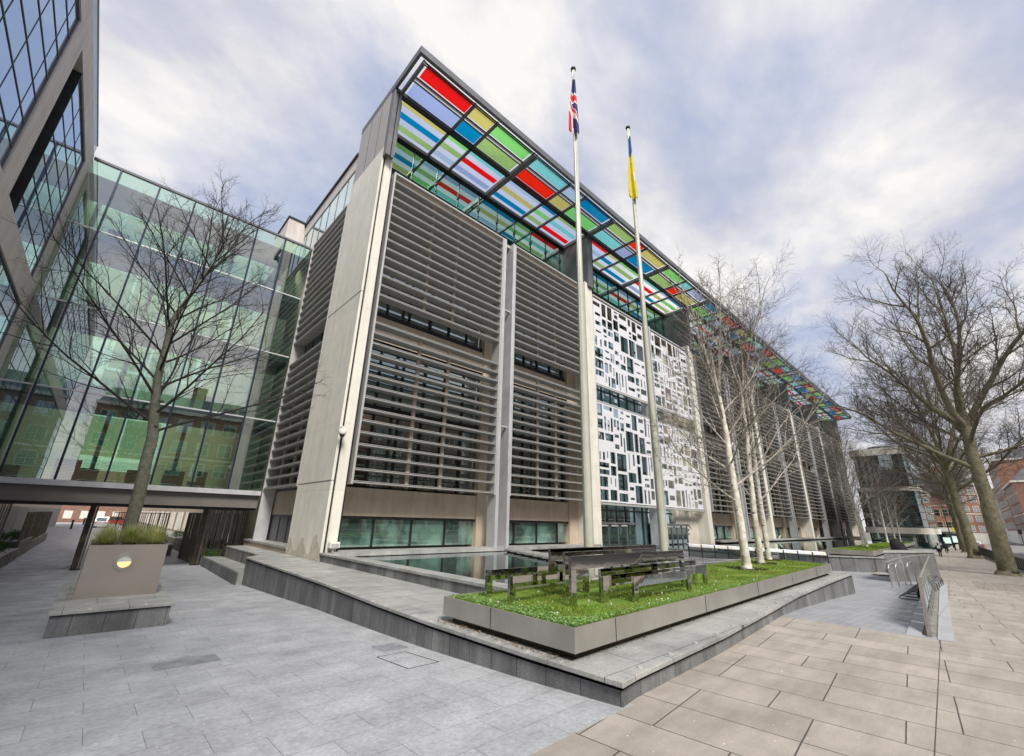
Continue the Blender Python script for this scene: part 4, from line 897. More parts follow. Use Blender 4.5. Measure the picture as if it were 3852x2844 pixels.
for a, b in ((15.0, 19), (19, 28), (28, 37)):
    for o1_, o2_ in ((-.42, -.14), (.14, .42)):
        k2.prism([(a, by(a)+o1_), (b, by(b)+o1_), (b, by(b)+o2_), (a, by(a)+o2_)], -1.4, lambda x, y: g_street(x)+.012)
k2.build('granite_kerb', brickmat('smooth_granite_kerb', (.40, .41, .43), (.37, .38, .40), (.2,)*3, 1.6, 1.6, .006, rough=.6, var=.15), bl)
MB().prism([(15.0, by(15)-.14), (37, by(37)-.14), (37, by(37)+.14), (15, by(15)+.14)], -1.4, lambda x, y: g_street(x)-.02).build('gravel_channel', mat('channel_grit', (.22, .21, .18), .9, 0, .3, 8, bump=.5), bl)
for x in (19.5, 20.6, 15.9): pass
sh = thing('stair_handrail', (36, 3.2, -.4), 'looped stainless steel handrail in front of the tall granite block', 'railing')
MB().tube([(31.5, 4.15, .75), (33.5, 3.9, .86), (35.5, 3.4, .98), (36.8, 3.1, 1.02), (39.5, 2.55, 1.0)], .03, 8).build('rail', STEEL, sh)
h = MB()
for x, y in ((31.8, 4.1), (33.2, 3.95), (34.6, 3.6)):
    h.tube([(x, y, -.5), (x, y, .45), (x+.12, y-.05, .62), (x+.6, y-.16, .68), (x+.75, y-.2, .5), (x+.75, y-.2, -.5)], .028, 6)
h.build('loop', STEEL, sh)
for i in range(7):
    x = 27.6+i*1.25; t = thing('bike_rack', (x, 3.0, g_sunk(x)), ['nearest', 'second', 'third', 'fourth', 'fifth', 'sixth', 'farthest'][i]+' slim grey bicycle hoop counted from the near end of the ramp rack', 'bike rack', 'bicycle hoops beside the glass balustrade')
    z = g_sunk(x)
    MB().tube([(x, 2.3, z), (x, 2.3, z+.5), (x, 2.45, z+.62), (x+.05, 3.35, z+.14), (x+.05, 3.42, z+.05), (x+.05, 3.3, z+.03), (x+.1, 2.4, z+.03)], .03, 7).build('hoop', MIDMET, t)
    MB().box(x-.1, x+.2, 2.24, 2.36, z, z+.02).build('foot_plate', DKMET, t)
BLACKC = mat('black_fabric', (.006, .006, .008), .85, 0, .2)
MB_ = MB().lathe(0, 0, [(.05, .02), (.22, .06), (.27, .28), (.23, .48), (.10, .62), (.07, .72), (.1, .86), (.03, .92)], 12)
MB_.v = [(27.0+a*.8, 2.45+b, g_sunk(27)+c) for a, b, c in MB_.v]; tag(MB_.build('hanging_bag', BLACKC, smooth=True), 'black bag hanging on the nearest bicycle hoop by the balustrade', 'bag')
mb = MB().lathe(0, 0, [(.45, 0), (.78, .1), (.86, .55), (.84, 1.0), (.70, 1.42), (.42, 1.70), (.16, 1.8), (.02, 1.82)], 16)
mb.v = [(46.6+a*.6+.05*math.sin(c*5), 5.0+b*.62+.22*(c-.9), -.02+c) for a, b, c in mb.v]
tag(mb.build('covered_bundle', BLACKC, smooth=True), 'rounded black covered bundle standing behind the tall granite block', 'bundle')
for x, y in ((12.6, 2.4), (9.2, 3.3)): pass
tp = MB()
for i in range(3): tp.prism([(34.5+i*.0+a, 1.0-i*.78-b) for a, b in ((0, 0), (9, -.5), (9, .2), (0, .7))], -1, lambda x, y: g_street(x)+.005)
tag(tp.build('tactile_paving', brickmat('ribbed_tactile_slab', (.36, .32, .28), (.34, .30, .26), (.2, .18, .16), .08, .8, .02, rough=.8)), 'strip of ribbed buff tactile paving', None, None, 'structure')
# ================================================================== people
def person(x, y, z, H, heading, coat, legs, lab, hair, bag=None, coatlen=.47):
    root = thing('person', (x, y, z), lab, 'person'); root.rotation_euler = (0, 0, heading)
    V = []; E_ = []; R = []
    def jn(p, r, par=None):
        V.append(tuple(c*H for c in p)); R.append(r*H)
        if par is not None: E_.append((par, len(V)-1))
        return len(V)-1
    pel = jn((0, 0, .52), .075); w_ = jn((0, 0, .62), .07, pel); ch = jn((0, 0, .74), .085, w_); nk = jn((0, 0, .835), .035, ch); hd = jn((.01, 0, .885), .045, nk); jn((.015, 0, .95), .052, hd)
    for s in (-1, 1):
        sh_ = jn((0, s*.095, .80), .042, ch); el = jn((-.03, s*.135, .635), .030, sh_); wr = jn((.03, s*.12, .51), .02, el); jn((.045, s*.115, .465), .018, wr)
        hp = jn((0, s*.05, .50), .062, pel); kn = jn((s*.05, s*.05, .28), .042, hp); an = jn((s*.09-.01, s*.045, .045), .027, kn); jn((s*.09+.06, s*.05, .018), .022, an)
    me = bpy.data.meshes.new('body'); me.from_pydata(V, E_, []); o = bpy.data.objects.new('body', me); COL.objects.link(o); o.parent = root
    sk = o.modifiers.new('skin', 'SKIN'); 
    for i, r in enumerate(R): me.skin_vertices[0].data[i].radius = (r, r) if me.skin_vertices else (r, r)
    me.skin_vertices[0].data[0].use_root = True
    ss = o.modifiers.new('sub', 'SUBSURF'); ss.levels = 1; ss.render_levels = 2; me.materials.append(legs)
    def shell(name, prof, m, sy=1.35):
        c = MB().lathe(0, 0, [(r*H, zz*H) for r, zz in prof], 16); c.v = [(a*.82, b*sy, d) for a, b, d in c.v]; return c.build(name, m, root, smooth=True, local=True)
    shell('coat', [(.10, coatlen), (.105, .55), (.09, .63), (.105, .75), (.09, .81), (.04, .838)], coat)
    sl_ = MB()
    for s in (-1, 1): sl_.tube([(0, s*.10*H, .80*H), (-.03*H, s*.14*H, .635*H), (.03*H, s*.125*H, .515*H)], [.052*H, .042*H, .03*H], 10)
    sl_.build('sleeve', coat, root, smooth=True, local=True)
    hh = MB().lathe(0, 0, [(.04*H, .875*H), (.06*H, .91*H), (.062*H, .955*H), (.04*H, .99*H), (.01*H, 1.0*H)], 14); hh.v = [(a-.006*H, b*.9, c) for a, b, c in hh.v]; hh.build('hair', hair, root, smooth=True, local=True)
    if bag:
        bgm = MB().box(-.2*H, -.075*H, -.09*H, .09*H, .6*H, .8*H).build('backpack', bag, root, local=True, bevel=.05)
JEAN = mat('dark_jeans', (.02, .022, .03), .85); HAIR = mat('dark_hair', (.02, .014, .01), .7); NAVY = mat('navy_coat', (.015, .018, .035), .85); GRYC = mat('pale_grey_coat', (.33, .31, .28), .85); PBAG = mat('pale_green_bag', (.50, .58, .53), .8)
person(79.4, 4.7, -.7, 1.72, .06, BLACKC, JEAN, 'person in black walking away with a pale green backpack', HAIR, PBAG, .40)
person(94.3, 4.8, -.7, 1.72, .1, NAVY, JEAN, 'person in a navy coat and jeans walking away farther along the pavement', HAIR)
person(100.3, 6.6, -.7, 1.65, .1, GRYC, JEAN, 'person in a pale grey hooded coat standing by the glass corner building', GRYC, None, .36)
# ================================================================== street fence, lamps
t = thing('black_fence', (100, 2, -.7), 'long low black fence along the kerb beside the plane trees', 'fence'); mb = MB(); pn = MB()
fy = lambda x: ktop(x)+.35+ (2.9-.038*x if x < 76 else 0)*0
def fyy(x): return -1.48+(x-60.8)*.0835 if x < 80 else .12+(x-80)*.062
x = 50.0
while x < 140:
    MB().box(x-.05, x+.05, fyy(x)-.05, fyy(x)+.05, -.8, .32).build('post', DKMET, t); x += 1.1
pn.bar((50, fyy(50), .3), (80, fyy(80), .3), .09).bar((80, fyy(80), .3), (140, fyy(140), .3), .09).bar((50, fyy(50), -.55), (80, fyy(80), -.55), .07).bar((80, fyy(80), -.55), (140, fyy(140), -.55), .07)
pn.build('rail', DKMET, t)
pn = MB().quad((50, fyy(50)+.03, -.7), (80, fyy(80)+.03, -.7), (80, fyy(80)+.03, .28), (50, fyy(50)+.03, .28)).quad((80, fyy(80)+.03, -.7), (140, fyy(140)+.03, -.7), (140, fyy(140)+.03, .28), (80, fyy(80)+.03, .28)); pn.build('backing_sheet', DKMET, t)
for x, y, lab in ((112, 3.25, 'black street lamp with twin heads between the plane trunks'), (128, 5.3, 'black street lamp farther off by the shop corner')):
    t = thing('street_lamp', (x, y, -.7), lab, 'street lamp', 'street lamps along the kerb')
    MB().tube([(x, y, -.7), (x, y, .6), (x, y, 8.6)], [.14, .09, .05], 10).build('pole', DKMET, t)
    h = MB().bar((x, y-.9, 8.6), (x, y+.9, 8.6), .06); h.box(x-.1, x+.1, y-1.3, y-.8, 8.5, 8.62).box(x-.1, x+.1, y+.8, y+1.3, 8.5, 8.62); h.build('lamp_head', DKMET, t)
for i, (x, y) in enumerate(((106, 5.2), (112, 4.5))):
    tag(MB().lathe(x, y, [(.12, -.7), (.1, -.2), (.13, .35), (.06, .42)], 10).build('bollard', DKMET), ['nearer', 'farther'][i]+' black bollard on the pavement past the walkers', 'bollard')
car('parked_car', 128, 2.3, -.82, 4.3, 1.8, 1.5, math.radians(184), VANW, 'white car stopped beyond the plane trees')
car('red_car', 120, 1.75, -.82, 4.0, 1.7, 1.2, math.radians(184), mat('red_car_paint', (.5, .05, .03), .25), 'red car in front of the white car on the road')
# ================================================================== far glass building
gbt = thing('corner_glass_building', (108, 11, -.7), 'rounded dark glass corner building with pale stone bands at the end of the facade', 'building')
def rr(x0, x1, y0, y1, r, n=8):
    P = []
    for (cx_, cy_, a0) in ((x0+r, y0+r, math.pi), (x1-r, y0+r, 1.5*math.pi), (x1-r, y1-r, 0), (x0+r, y1-r, .5*math.pi)):
        for i in range(n+1): a = a0+i/n*math.pi/2; P.append((cx_+r*math.cos(a), cy_+r*math.sin(a)))
    return P
for z0, z1, m, nm, e in ((-1.2, 1.85, G_FAR, 'ground_floor_glass', .5), (1.85, 2.9, STONEW, 'stone_band', 0), (2.9, 9.4, G_FAR, 'glass_floors', .2), (9.4, 10.1, STONEW, 'stone_band', .1), (10.1, 16.2, G_FAR, 'glass_floors', .6), (16.2, 17.5, STONEW, 'stone_cornice', .2), (17.5, 18.3, MIDMET, 'roof_plant', 3)):
    o = MB().prism(rr(108+e, 135, 6.75+e, 16.2-e, 2.2), z0, z1).build(nm, m, gbt)
    if nm == 'glass_floors':
        f = MB(); P = rr(108+e-.06, 135, 6.75+e-.06, 16.2-e, 2.2)
        for z in [z0+.1+j*(z1-z0)/5 for j in range(6)]:
            f.prism(P, z-.05, z+.05)
        for i in range(7): f.box(107.9+e, 108+e, 8.6+i*1.1, 8.66+i*1.1, z0, z1)
        f.build('glazing_bar', MIDMET, o)
# ================================================================== brick buildings
def building(name, x0, y0, ang, L, D, z0, H, nf, nw, wall, lab, win=WHITES, wsz=(1.2, 1.7), base=None, roof=None, maxw=100, bands=True):
    """front along local +x from (x0,y0); faces local -y"""
    t = thing(name, (x0, y0, z0), lab, 'building'); t.rotation_euler = (0, 0, ang); b0 = 0
    MB().box(0, L, 0, D, 0, H).build('wall', wall, t, local=True)
    if base: MB().box(-.05, L+.05, -.12, D, 0, base).build('ground_floor', WHITES, t, local=True)
    c = MB().box(-.2, L+.2, -.5, D+.1, H, H+.5); 
    if bands:
        for k in range(1, nf, 2): c.box(-.02, L+.02, -.08, 0, H*k/nf-.12, H*k/nf+.15)
    c.build('cornice', win, t, local=True)
    r = MB().add([(0, 0, H+.5), (L, 0, H+.5), (L, D, H+.5), (0, D, H+.5), (1, 2.6, H+3.6), (L-1, 2.6, H+3.6), (L-1, D-2.6, H+3.6), (1, D-2.6, H+3.6)], [(0, 1, 5, 4), (1, 2, 6, 5), (2, 3, 7, 6), (3, 0, 4, 7), (4, 5, 6, 7)]).build('roof', roof or SLATE, t, local=True)
    for i in range(max(1, int(L//14))): MB().box(6+i*14, 8.2+i*14, 3, 4.4, H+2, H+6).build('chimney', wall, r, local=True)
    proto = None; k = 0; fh = (H-.4)/nf
    for f_ in range(nf):
        for i in range(nw):
            if k >= maxw: break
            xx = L*(i+.5)/nw; zz = f_*fh+fh*.28
            if proto is None:
                a, b = wsz; m_ = MB(); m_.box(-a/2-.1, a/2+.1, -.09, 0, -.08, 0).box(-a/2-.1, a/2+.1, -.06, 0, b, b+.1).box(-a/2-.1, -a/2, -.06, 0, 0, b).box(a/2, a/2+.1, -.06, 0, 0, b)
                m_.box(-.03, .03, -.05, 0, 0, b).box(-a/2, -.03, -.05, 0, b*.5-.03, b*.5+.03).box(.03, a/2, -.05, 0, b*.5-.03, b*.5+.03)
                proto = m_.build('window', win, t, local=True); pn = MB().quad((-a/2, -.02, 0), (a/2, -.02, 0), (a/2, -.02, b), (-a/2, -.02, b)).build('pane', G_FAR, proto, local=True); proto.location = (xx, 0, zz)
            else:
                c_ = proto.copy(); COL.objects.link(c_); c_.parent = t; c_.location = (xx, 0, zz); d = pn.copy(); COL.objects.link(d); d.parent = c_
            k += 1
    return t
RB2 = brickmat('orange_brick', (.36, .15, .085), (.30, .125, .07), (.3, .25, .2), .24, .08, .01, plane='xz', rough=.85, var=.25)
SB = mat('sandstone_frame', (.48, .40, .27), .7)
t = building('brick_office_building', 170, 16, -math.pi/2+.05, 11.2, 14, -1, 13.5, 4, 4, BRICK, 'red brick block with sandstone framed windows above the yellow signed shop', SB, (2.2, 1.7), maxw=12)
t2 = thing('shop_front', (168, 9, -1), 'shop front with a white and yellow fascia under the brick block', 'shop'); 
MB().box(167.6, 169.9, 4.6, 14, 2.4, 3.4).build('white_fascia', WHITES, t2); MB().box(167.55, 169.9, 4.6, 6.2, 2.4, 3.45).build('yellow_fascia', mat('yellow_sign', (.85, .65, .02), .5), t2)
MB().box(168.8, 169.5, 4.7, 14, -1, 2.4).build('shop_glass', G_FAR, t2); SC_ = bpy.data.materials.new('lit_poster'); SC_.use_nodes = True; p = SC_.node_tree.nodes['Principled BSDF']; p.inputs['Base Color'].default_value = (.6, .7, .65, 1); p.inputs['Emission Color'].default_value = (.7, .9, .8, 1); p.inputs['Emission Strength'].default_value = .5
for b_ in ((9.6, 10.6, -.1, 1.2), (7.2, 8.6, -.6, .9), (5.9, 6.8, -.3, 1.3)): MB().box(168.7, 168.78, *b_).build('lit_poster', SC_, t2)
MB().box(168.5, 168.7, 4.6, 4.9, -1, 2.4).build('column', WHITES, t2)
building('mansion_block', 186, 12, -math.pi/2+.35, 13, 16, -1, 17, 6, 6, RB2, 'orange brick mansion block with white sash windows behind the nearest plane tree trunk', WHITES, (1.2, 1.6), base=3.2, maxw=36)
# row along the far side of the street
for (x0, L, H, nf, nw, wl, lab, bs) in ((186, 34, 17, 6, 11, BRICK, 'tall red brick mansion block with white bands at the right edge of the street', 4), (222, 40, 27, 7, 13, RB2, 'taller orange brick mansion block with rows of white windows farther along the street', 4.2), (264, 60, 20, 5, 18, STONEB, 'pale stone fronted building with arched base at the far end of the street', 5)):
    y0 = -8+(x0-186)*.03; building('mansion_block', x0+L, y0+L*.03, math.pi+.03, L, 15, -1, H, nf, nw, wl, lab, WHITES, (1.5, 2.0), base=bs, maxw=100)
building('mansion_block', 186.2, -8.6, -math.pi/2, 22, 10, -1, 15, 5, 8, RB2, 'flat red brick gable side of the corner mansion block at the right edge', WHITES, (.8, 1.4), maxw=4, bands=False) if 0 else None
# buildings across the street behind the photographer, seen in the glass
for i, (x0, L, H, nf, nw, wl, lab) in enumerate(((-4, 34, 19, 5, 10, RB2, 'red brick mansion block with white windows across the street, reflected in the bridge glass'), (32, 36, 23, 6, 11, RB2, 'orange brick mansion block across the street, reflected in the louvred facade glass'), (70, 40, 20, 5, 12, BRICK, 'long red brick block across the street opposite the far facade'), (-52, 34, 15, 4, 10, STONEB, 'stone faced building across the street to the left of the brick blocks'))):
    y0 = -24+.075*(x0+L); building('mansion_block', x0+L, y0, math.pi+.075, L, 13, 0 if x0 < 30 else -.7, H, nf, nw, wl, lab, WHITES, (1.9, 2.1), base=0, maxw=60)
t = thing('traffic_light', (148, -5, -.8), 'small traffic light on the far side of the street', 'traffic light'); MB().tube([(148, -4.9, -.8), (148, -4.9, 2.6)], .07, 8).build('pole', DKMET, t); MB().box(147.8, 148.2, -5.2, -4.6, 2.2, 3.2).build('signal_head', DKMET, t)
# ================================================================== trees
class Tree:
    def __init__(s, seed): s.r = random.Random(seed); s.parts = {}
    def mb(s, k): return s.parts.setdefault(k, MB())
    def grow(s, p, d, L, r, lvl, P, key=None):
        """P = list of per level dicts"""
        q = P[lvl]; n = q['n']; pts = [Vector(p)]; rads = [r]; d = Vector(d).normalized(); rn = s.r; st = L/n
        for i in range(n):
            d = d+Vector((rn.gauss(0, 1), rn.gauss(0, 1), rn.gauss(0, 1)))*q['wig']+Vector((0, 0, q['up'])); d.normalize()
            pts.append(pts[-1]+d*st); rads.append(r*(1-(i+1)/n*(1-q['tip'])))
        s.mb(q['key']).tube(pts, rads, q['k'], cap=False)
        if lvl+1 >= len(P): return pts
        c = P[lvl+1]; nk = q['kids']; az = rn.uniform(0, 6.28)
        nk = max(1, int(nk*rn.uniform(.8, 1.2)))
        for j in range(nk):
            t_ = q['st']+(1-q['st'])*((j+rn.random())/nk); f = t_*n; i = min(int(f), n-1); pp = pts[i].lerp(pts[i+1], f-i); dd = (pts[i+1]-pts[i]).normalized()
            az += 2.4+rn.uniform(-.5, .5); a = math.radians(rn.uniform(*c['ang'])); x = dd.orthogonal().normalized(); y = dd.cross(x)
            nd = dd*math.cos(a)+(x*math.cos(az)+y*math.sin(az))*math.sin(a)
            rr_ = rads[i]*(1-(f-i))+rads[min(i+1, n)]*(f-i)
            s.grow(pp, nd, L*c['len']*rn.uniform(.65, 1.2)*(1-.45*t_ if lvl == 0 else 1-.3*t_), min(rr_*.8, max(r*c['rad'], c['min'])), lvl+1, P)
        return pts
def finish(t, root, mats):
    for k, m in t.parts.items(): m.build(k, mats[k], root, smooth=(k == 'trunk' or k == 'limbs'))
def lerp3(a, b, t): return tuple(a[i]+(b[i]-a[i])*t for i in range(3))
def leader_tree(seed, path, rads, prim, P, key='trunk', k=14):
    """prim = list of (t along path, direction, length, radius)"""
    T = Tree(seed); pts = [Vector(p) for p in path]
    # subdivide
    pp = []; rr2 = []
    for i in range(len(pts)-1):
        for j in range(4):
            u = j/4; pp.append(pts[i].lerp(pts[i+1], u)+Vector((T.r.gauss(0, 1), T.r.gauss(0, 1), 0))*(.02 if j else 0)*rads[i]*6); rr2.append(rads[i]+(rads[i+1]-rads[i])*u)
    pp.append(pts[-1]); rr2.append(rads[-1]); T.mb(key).tube(pp, rr2, k, cap=False)
    n = len(pp)-1
    for (t_, d, L, r) in prim:
        f = t_*n; i = min(int(f), n-1); T.grow(pp[i].lerp(pp[i+1], f-i), d, L, r, 0, P)
    return T
# tree in the steel planter
P1 = [dict(key='limbs', n=9, wig=.055, up=.03, tip=.28, k=7, kids=12, st=.12), dict(key='limbs', n=7, wig=.10, up=.03, tip=.25, k=5, kids=8, st=.12, ang=(20, 42), len=.50, rad=.42, min=.009),
      dict(key='twigs', n=5, wig=.15, up=.02, tip=.4, k=3, kids=6, st=.1, ang=(24, 50), len=.42, rad=.4, min=.0065), dict(key='twigs', n=3, wig=.2, up=.02, tip=.5, k=3, kids=2, st=.3, ang=(25, 55), len=.42, rad=.5, min=.0042)]
rn = random.Random(8); prim = []
for i in range(27):
    t_ = .22+.76*i/26; az = i*2.4+.5; el = math.radians(rn.uniform(28, 46)+24*(i/26)); L = (6.0-3.3*(i/26))*rn.uniform(.85, 1.1)
    prim.append((t_, (math.cos(az)*math.cos(el), math.sin(az)*math.cos(el)*.9, math.sin(el)), L, .050-.022*i/26))
root = thing('bare_tree', (.95, 19.6, 1.3), 'bare leafless tree with a mossy grey trunk growing from the steel planter', 'tree')
T = leader_tree(2, [(.98, 19.6, 1.3), (.86, 19.65, 4.9), (.52, 19.7, 7), (.42, 19.75, 9.4), (.9, 19.7, 11.3), (1.5, 19.7, 13.6)], [.20, .165, .125, .085, .055, .02], prim, P1)
kn = T.mb('trunk')
for z, a in ((4.6, .5), (4.9, 3.6), (4.35, 5.3), (5.3, 4.6), (6.2, 4.3)): kn.tube([(.86+.1*math.cos(a), 19.65+.1*math.sin(a), z), (.86+.2*math.cos(a), 19.65+.2*math.sin(a), z+.05)], [.07, .045], 8)
finish(T, root, {'trunk': BARKG, 'limbs': TWIG, 'twigs': TWIG})
# birches
PB = [dict(key='branches', n=8, wig=.08, up=.045, tip=.22, k=6, kids=12, st=.16), dict(key='branches', n=6, wig=.12, up=.03, tip=.3, k=4, kids=9, st=.15, ang=(22, 48), len=.50, rad=.36, min=.009),
      dict(key='twigs', n=5, wig=.15, up=-.012, tip=.45, k=3, kids=6, st=.1, ang=(25, 55), len=.42, rad=.4, min=.006), dict(key='twigs', n=3, wig=.22, up=-.05, tip=.5, k=3, kids=2, st=.3, ang=(25, 60), len=.4, rad=.5, min=.0045)]
def birch(x, y, z, H, seed, lab, r0=.15, lean=(0, 0), np_=14, sc_=1.0, grp='white birches on the raised lawns'):
    rn = random.Random(seed); prim = []
    for i in range(np_):
        t_ = .42+.56*i/(np_-1); az = i*2.4+seed; el = math.radians(rn.uniform(26, 52)+18*i/np_)
        prim.append((t_, (math.cos(az)*math.cos(el), math.sin(az)*math.cos(el), math.sin(el)), (.40-.10*i/np_)*H*rn.uniform(.85, 1.15), r0*(.30-.17*i/np_)))
    root = thing('birch_tree', (x, y, z), lab, 'birch tree', grp); lx, ly = lean
    for j in range(4):
        a = seed+j*1.9; prim.append((.985-.03*j, (math.cos(a)*.33, math.sin(a)*.33, 1), H*.46, r0*.36))
    T = leader_tree(seed, [(x, y, z-.1), (x-.05, y, z+.25), (x+lx*.3, y+ly*.3, z+H*.28), (x+lx*.7+.15, y+ly*.7, z+H*.46), (x+lx, y+ly, z+H*.60)], [r0*1.25, r0, r0*.82, r0*.62, r0*.42], prim, PB)
    T.parts['branch_wood'] = T.parts.pop('branches'); finish(T, root, {'trunk': BIRCH, 'branch_wood': mat('birch_limb', (.46, .42, .37), .7, 0, .3, 8, col2=(.20, .17, .14)) if 'birch_limb' not in MATS else MATS['birch_limb'], 'twigs': TWIGB})
    return root
b1 = birch(19.6, 6.93, .78, 13.2, 3, 'thick white birch nearest the sculpture on the front lawn', .17, (.2, .3))
b2_ = birch(23.35, 7.6, .78, 14.5, 7, 'middle white birch with dark knots on the front lawn', .145, (.3, -.2))
b3 = birch(26.1, 8.1, .78, 15, 12, 'rear white birch by the far end of the front lawn', .135, (-.5, -.3))
mb = MB()
for (x, y, r) in ((19.6, 6.93, .75), (23.35, 7.6, .65), (26.1, 8.1, .6)):
    for i in range(500):
        a = rng.uniform(0, 6.28); q = r*math.sqrt(rng.random()); p = Vector((x+q*math.cos(a), y+q*math.sin(a), .79+rng.uniform(0, .05)*(q/r))); u = Vector(rng.normal(0, 1, 3)).normalized()*.03; v = Vector(rng.normal(0, 1, 3)).normalized()*.02; mb.quad(p-u, p+v, p+u, p-v)
tag(mb.build('mulch', SOIL), 'dark mulch rings round the birch trunks', None, None, 'stuff')
for i, (x, y, src, s, rz, lab) in enumerate(((57.5, 8.7, b1, .92, 1, 'nearest birch of the farther lawn'), (59.3, 9.2, b2_, .9, 2, 'second birch of the farther lawn, close beside the nearest one'), (61.5, 9.4, b3, .85, 4, 'third birch of the farther lawn'), (80.3, 9.7, b1, .72, 3, 'small birch left of the distant cluster on the farther lawn'), (83.5, 9.2, b2_, .7, .5, 'small birch in the middle of the distant cluster'), (86, 9.5, b3, .7, 2.2, 'small birch behind the middle of the distant cluster'), (90, 9.3, b2_, .7, 5, 'small birch right of the distant cluster'))):
    c = copy_tree(src); c.location = (x, y, .76); c.scale = (s, s, s); c.rotation_euler = (0, 0, rz); c['label'] = lab
# plane trees along the pavement
PP = [dict(key='limbs', n=10, wig=.10, up=.03, tip=.18, k=8, kids=12, st=.16), dict(key='limbs', n=8, wig=.12, up=.05, tip=.22, k=6, kids=11, st=.12, ang=(22, 50), len=.50, rad=.32, min=.025),
      dict(key='branches', n=6, wig=.16, up=.04, tip=.35, k=4, kids=7, st=.12, ang=(25, 58), len=.60, rad=.36, min=.014), dict(key='twigs', n=4, wig=.15, up=.05, tip=.5, k=3, kids=4, st=.15, ang=(25, 60), len=.42, rad=.5, min=.013), dict(key='twigs', n=3, wig=.18, up=.06, tip=.6, k=3, kids=1, st=.3, ang=(22, 50), len=.8, rad=.6, min=.007)]
def plane(x, y, seed, prim, path, rads, lab, z=-.7):
    root = thing('plane_tree', (x, y, z), lab, 'plane tree', 'bare plane trees along the kerb')
    T = leader_tree(seed, path, rads, prim, PP, k=18); T.parts['branch_wood'] = T.parts.pop('branches'); finish(T, root, {'trunk': BARKP, 'limbs': BARKP, 'branch_wood': TWIGP, 'twigs': TWIGP}); return root
x, y = 52.6, -.45
prim = [(.62, (-.3, 1.0, .50), 11.5, .20), (.70, (.2, -1, .6), 9, .15), (.78, (-.8, -.3, .9), 10, .16), (.84, (.5, .8, 1.1), 12, .17), (.88, (.9, -.3, 1.2), 12, .17), (.93, (-.45, .6, 1.7), 15, .27), (.95, (.1, -.85, 1.6), 15, .25), (.98, (.3, .25, 2.4), 14, .24), (.99, (-.5, -.3, 2.0), 13, .18), (.90, (-.2, 1, 1.2), 12, .18), (.92, (.2, -1, 1.0), 12, .17), (.80, (.1, 1, .7), 9, .12)]
pl = plane(x, y, 21, prim, [(x, y, -.95), (x, y, -.3), (x-.1, y-.05, 3.5), (x, y-.12, 7), (x, y-.2, 9.6), (x, y-.3, 11.5)], [.74, .56, .48, .43, .38, .22], 'nearest plane tree with a thick mossy low limb reaching left')
for i, (x, y, s, rz, lab) in enumerate(((81.3, 1.75, 1.0, 2.6, 'second plane tree along the kerb with a broad trunk'), (102.7, 3.0, .8, 4.4, 'third plane tree along the kerb'), (117, 3.75, .7, 1.1, 'fourth plane tree along the kerb, half hidden by the others'))):
    c = copy_tree(pl); c.location = (x, y, -.7); c.scale = (s*1.05, s*1.05, s); c.rotation_euler = (0, 0, rz); c['label'] = lab
# ================================================================== cctv and flood lights on the facade
t = thing('cctv_camera', (8.38, 22.4, 6.6), 'white dome security camera on the corner pier', 'security camera')
MB().box(8.45, 8.62, 22.2, 22.5, 6.75, 6.95).bar((8.5, 22.3, 6.8), (8.45, 22.1, 6.8), .06).build('bracket', WHITES, t)
MB().lathe(8.45, 22.05, [(.03, 6.82), (.14, 6.76), (.19, 6.62), (.19, 6.5), (.16, 6.46)], 14).build('housing', WHITES, t, smooth=True); MB().lathe(8.45, 22.05, [(.14, 6.46), (.12, 6.38), (.05, 6.32)], 12).build('dome', DKMET, t, smooth=True)
t = thing('flood_light', (8.95, 22.3, .7), 'white flood light on the pool rim at the foot of the corner pier', 'flood light')
MB().prism([(8.72, 22.1), (9.2, 22.1), (9.2, 22.45), (8.72, 22.45)], .92, 1.2).build('housing', WHITES, t, bevel=.02); MB().quad((8.76, 22.09, .96), (9.16, 22.09, .96), (9.16, 22.09, 1.12), (8.76, 22.09, 1.12)).build('lens', NOSE, t); MB().tube([(8.95, 22.3, .7), (8.95, 22.3, .93)], .06, 8).build('stand', STONEW, t)
for i, x in enumerate((76.6, 99.4, 122)):
    tag(MB().bar((x, 22.0, .75), (x+.1, 21.7, 1.25), .28, .16).build('flood_light', WHITES), ['nearest', 'middle', 'farthest'][i]+' white flood light at the foot of the far facade columns', 'flood light', 'flood lights along the far pool')
t = thing('cctv_camera', (53.3, 22.4, 3.6), 'small security camera on the stone wall right of the entrance', 'security camera'); MB().lathe(53.0, 23.6, [(.05, 3.7), (.17, 3.6), (.17, 3.35), (.08, 3.25)], 12).build('housing', WHITES, t); MB().bar((53, 23.6, 3.7), (53, 23.9, 3.7), .06).build('bracket', DKMET, t)
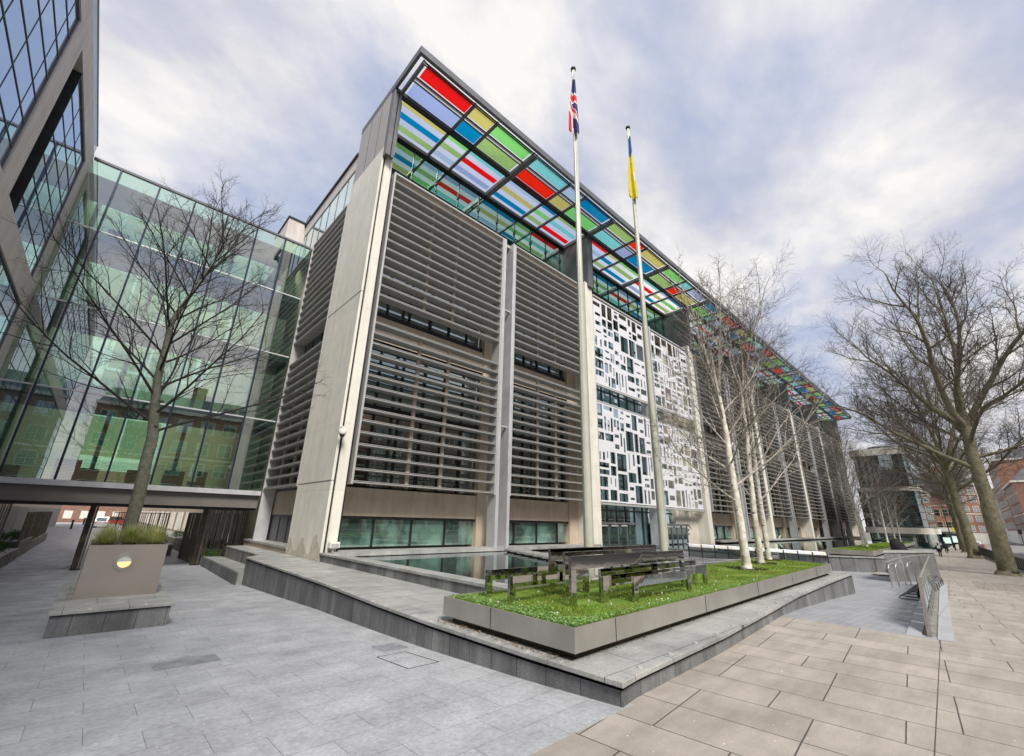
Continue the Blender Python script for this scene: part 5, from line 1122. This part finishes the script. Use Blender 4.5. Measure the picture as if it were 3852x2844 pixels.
# dead leaves and twigs on the lawn, at the foot of the bed and on the terrace
mb = MB()
for i in range(900):
    q = rng.random()
    if q < .45: x = rng.uniform(6.2, 26); y = rng.uniform(5.3, 8.4); z = .80
    elif q < .8: x = rng.uniform(6.1, 26); y = 4.92+.0328*(x-6)+abs(rng.normal(0, .05))*-1; z = .325
    else: x = 5.95+rng.normal(0, .05); y = rng.uniform(4.9, 8.6); z = .325
    a = rng.uniform(0, 6.28); l = rng.uniform(.012, .035); u = Vector((math.cos(a), math.sin(a), rng.normal(0, .2)))*l; v = Vector((-math.sin(a), math.cos(a), rng.normal(0, .2)))*l*.45; p = Vector((x, y, z+.012+rng.uniform(0, .02))); mb.quad(p-u, p+v, p+u, p-v)
tag(mb.build('dead_leaves', mat('dead_leaf', (.20, .12, .06), .8, 0, .5, 9)), 'scattered small brown dead leaves on the lawn and terrace', None, None, 'stuff')
dk = mat('darker_slab', (.24, .25, .275), .6, 0, .2, 5)
for P_ in (((1.43, 10.76), (2.47, 10.74), (2.47, 11.37), (1.43, 11.39)), ((5.02, 9.1), (5.6, 9.05), (5.55, 9.66), (5.0, 9.7))):
    o = MB().quad(*[(x, y, g_plaza(y)+.004) for x, y in P_]).build('replaced_slab', dk); o['kind'] = 'structure'
ic = MB(); P_ = [(4.72, 8.8), (4.75, 7.67), (5.4, 7.65), (5.33, 8.78)]
for a, b in zip(P_, P_[1:]+P_[:1]):
    d = Vector((b[0]-a[0], b[1]-a[1])).normalized()*.012; n_ = (-d.y, d.x); ic.quad(*[(x, y, g_plaza(y)+.004) for x, y in ((a[0]-n_[0], a[1]-n_[1]), (b[0]-n_[0], b[1]-n_[1]), (b[0]+n_[0], b[1]+n_[1]), (a[0]+n_[0], a[1]+n_[1]))])
ic.build('inspection_cover_joint', MATS['joint_mortar'])['kind'] = 'structure'
# kerbside litter and fixings
mb = MB()
for i in range(130):
    x, y = rng.uniform(5, 20), rng.uniform(-1, 3.6); s = rng.uniform(.010, .026); mb.prism([(x, y), (x+s, y+.2*s), (x+s*.8, y+s), (x-.1*s, y+.7*s)], 0, g_street(x)+.006)
for i in range(120):
    x, y = rng.uniform(0, 5.5), rng.uniform(4.2, 16); s = rng.uniform(.008, .018); mb.prism([(x, y), (x+s, y+.2*s), (x+s*.8, y+s), (x-.1*s, y+.7*s)], -.5, g_plaza(y)+.006)
tag(mb.build('pavement_speck', mat('chewing_gum', (.62, .6, .55), .8)), 'pale specks of gum and grit trodden into the paving', None, None, 'stuff')
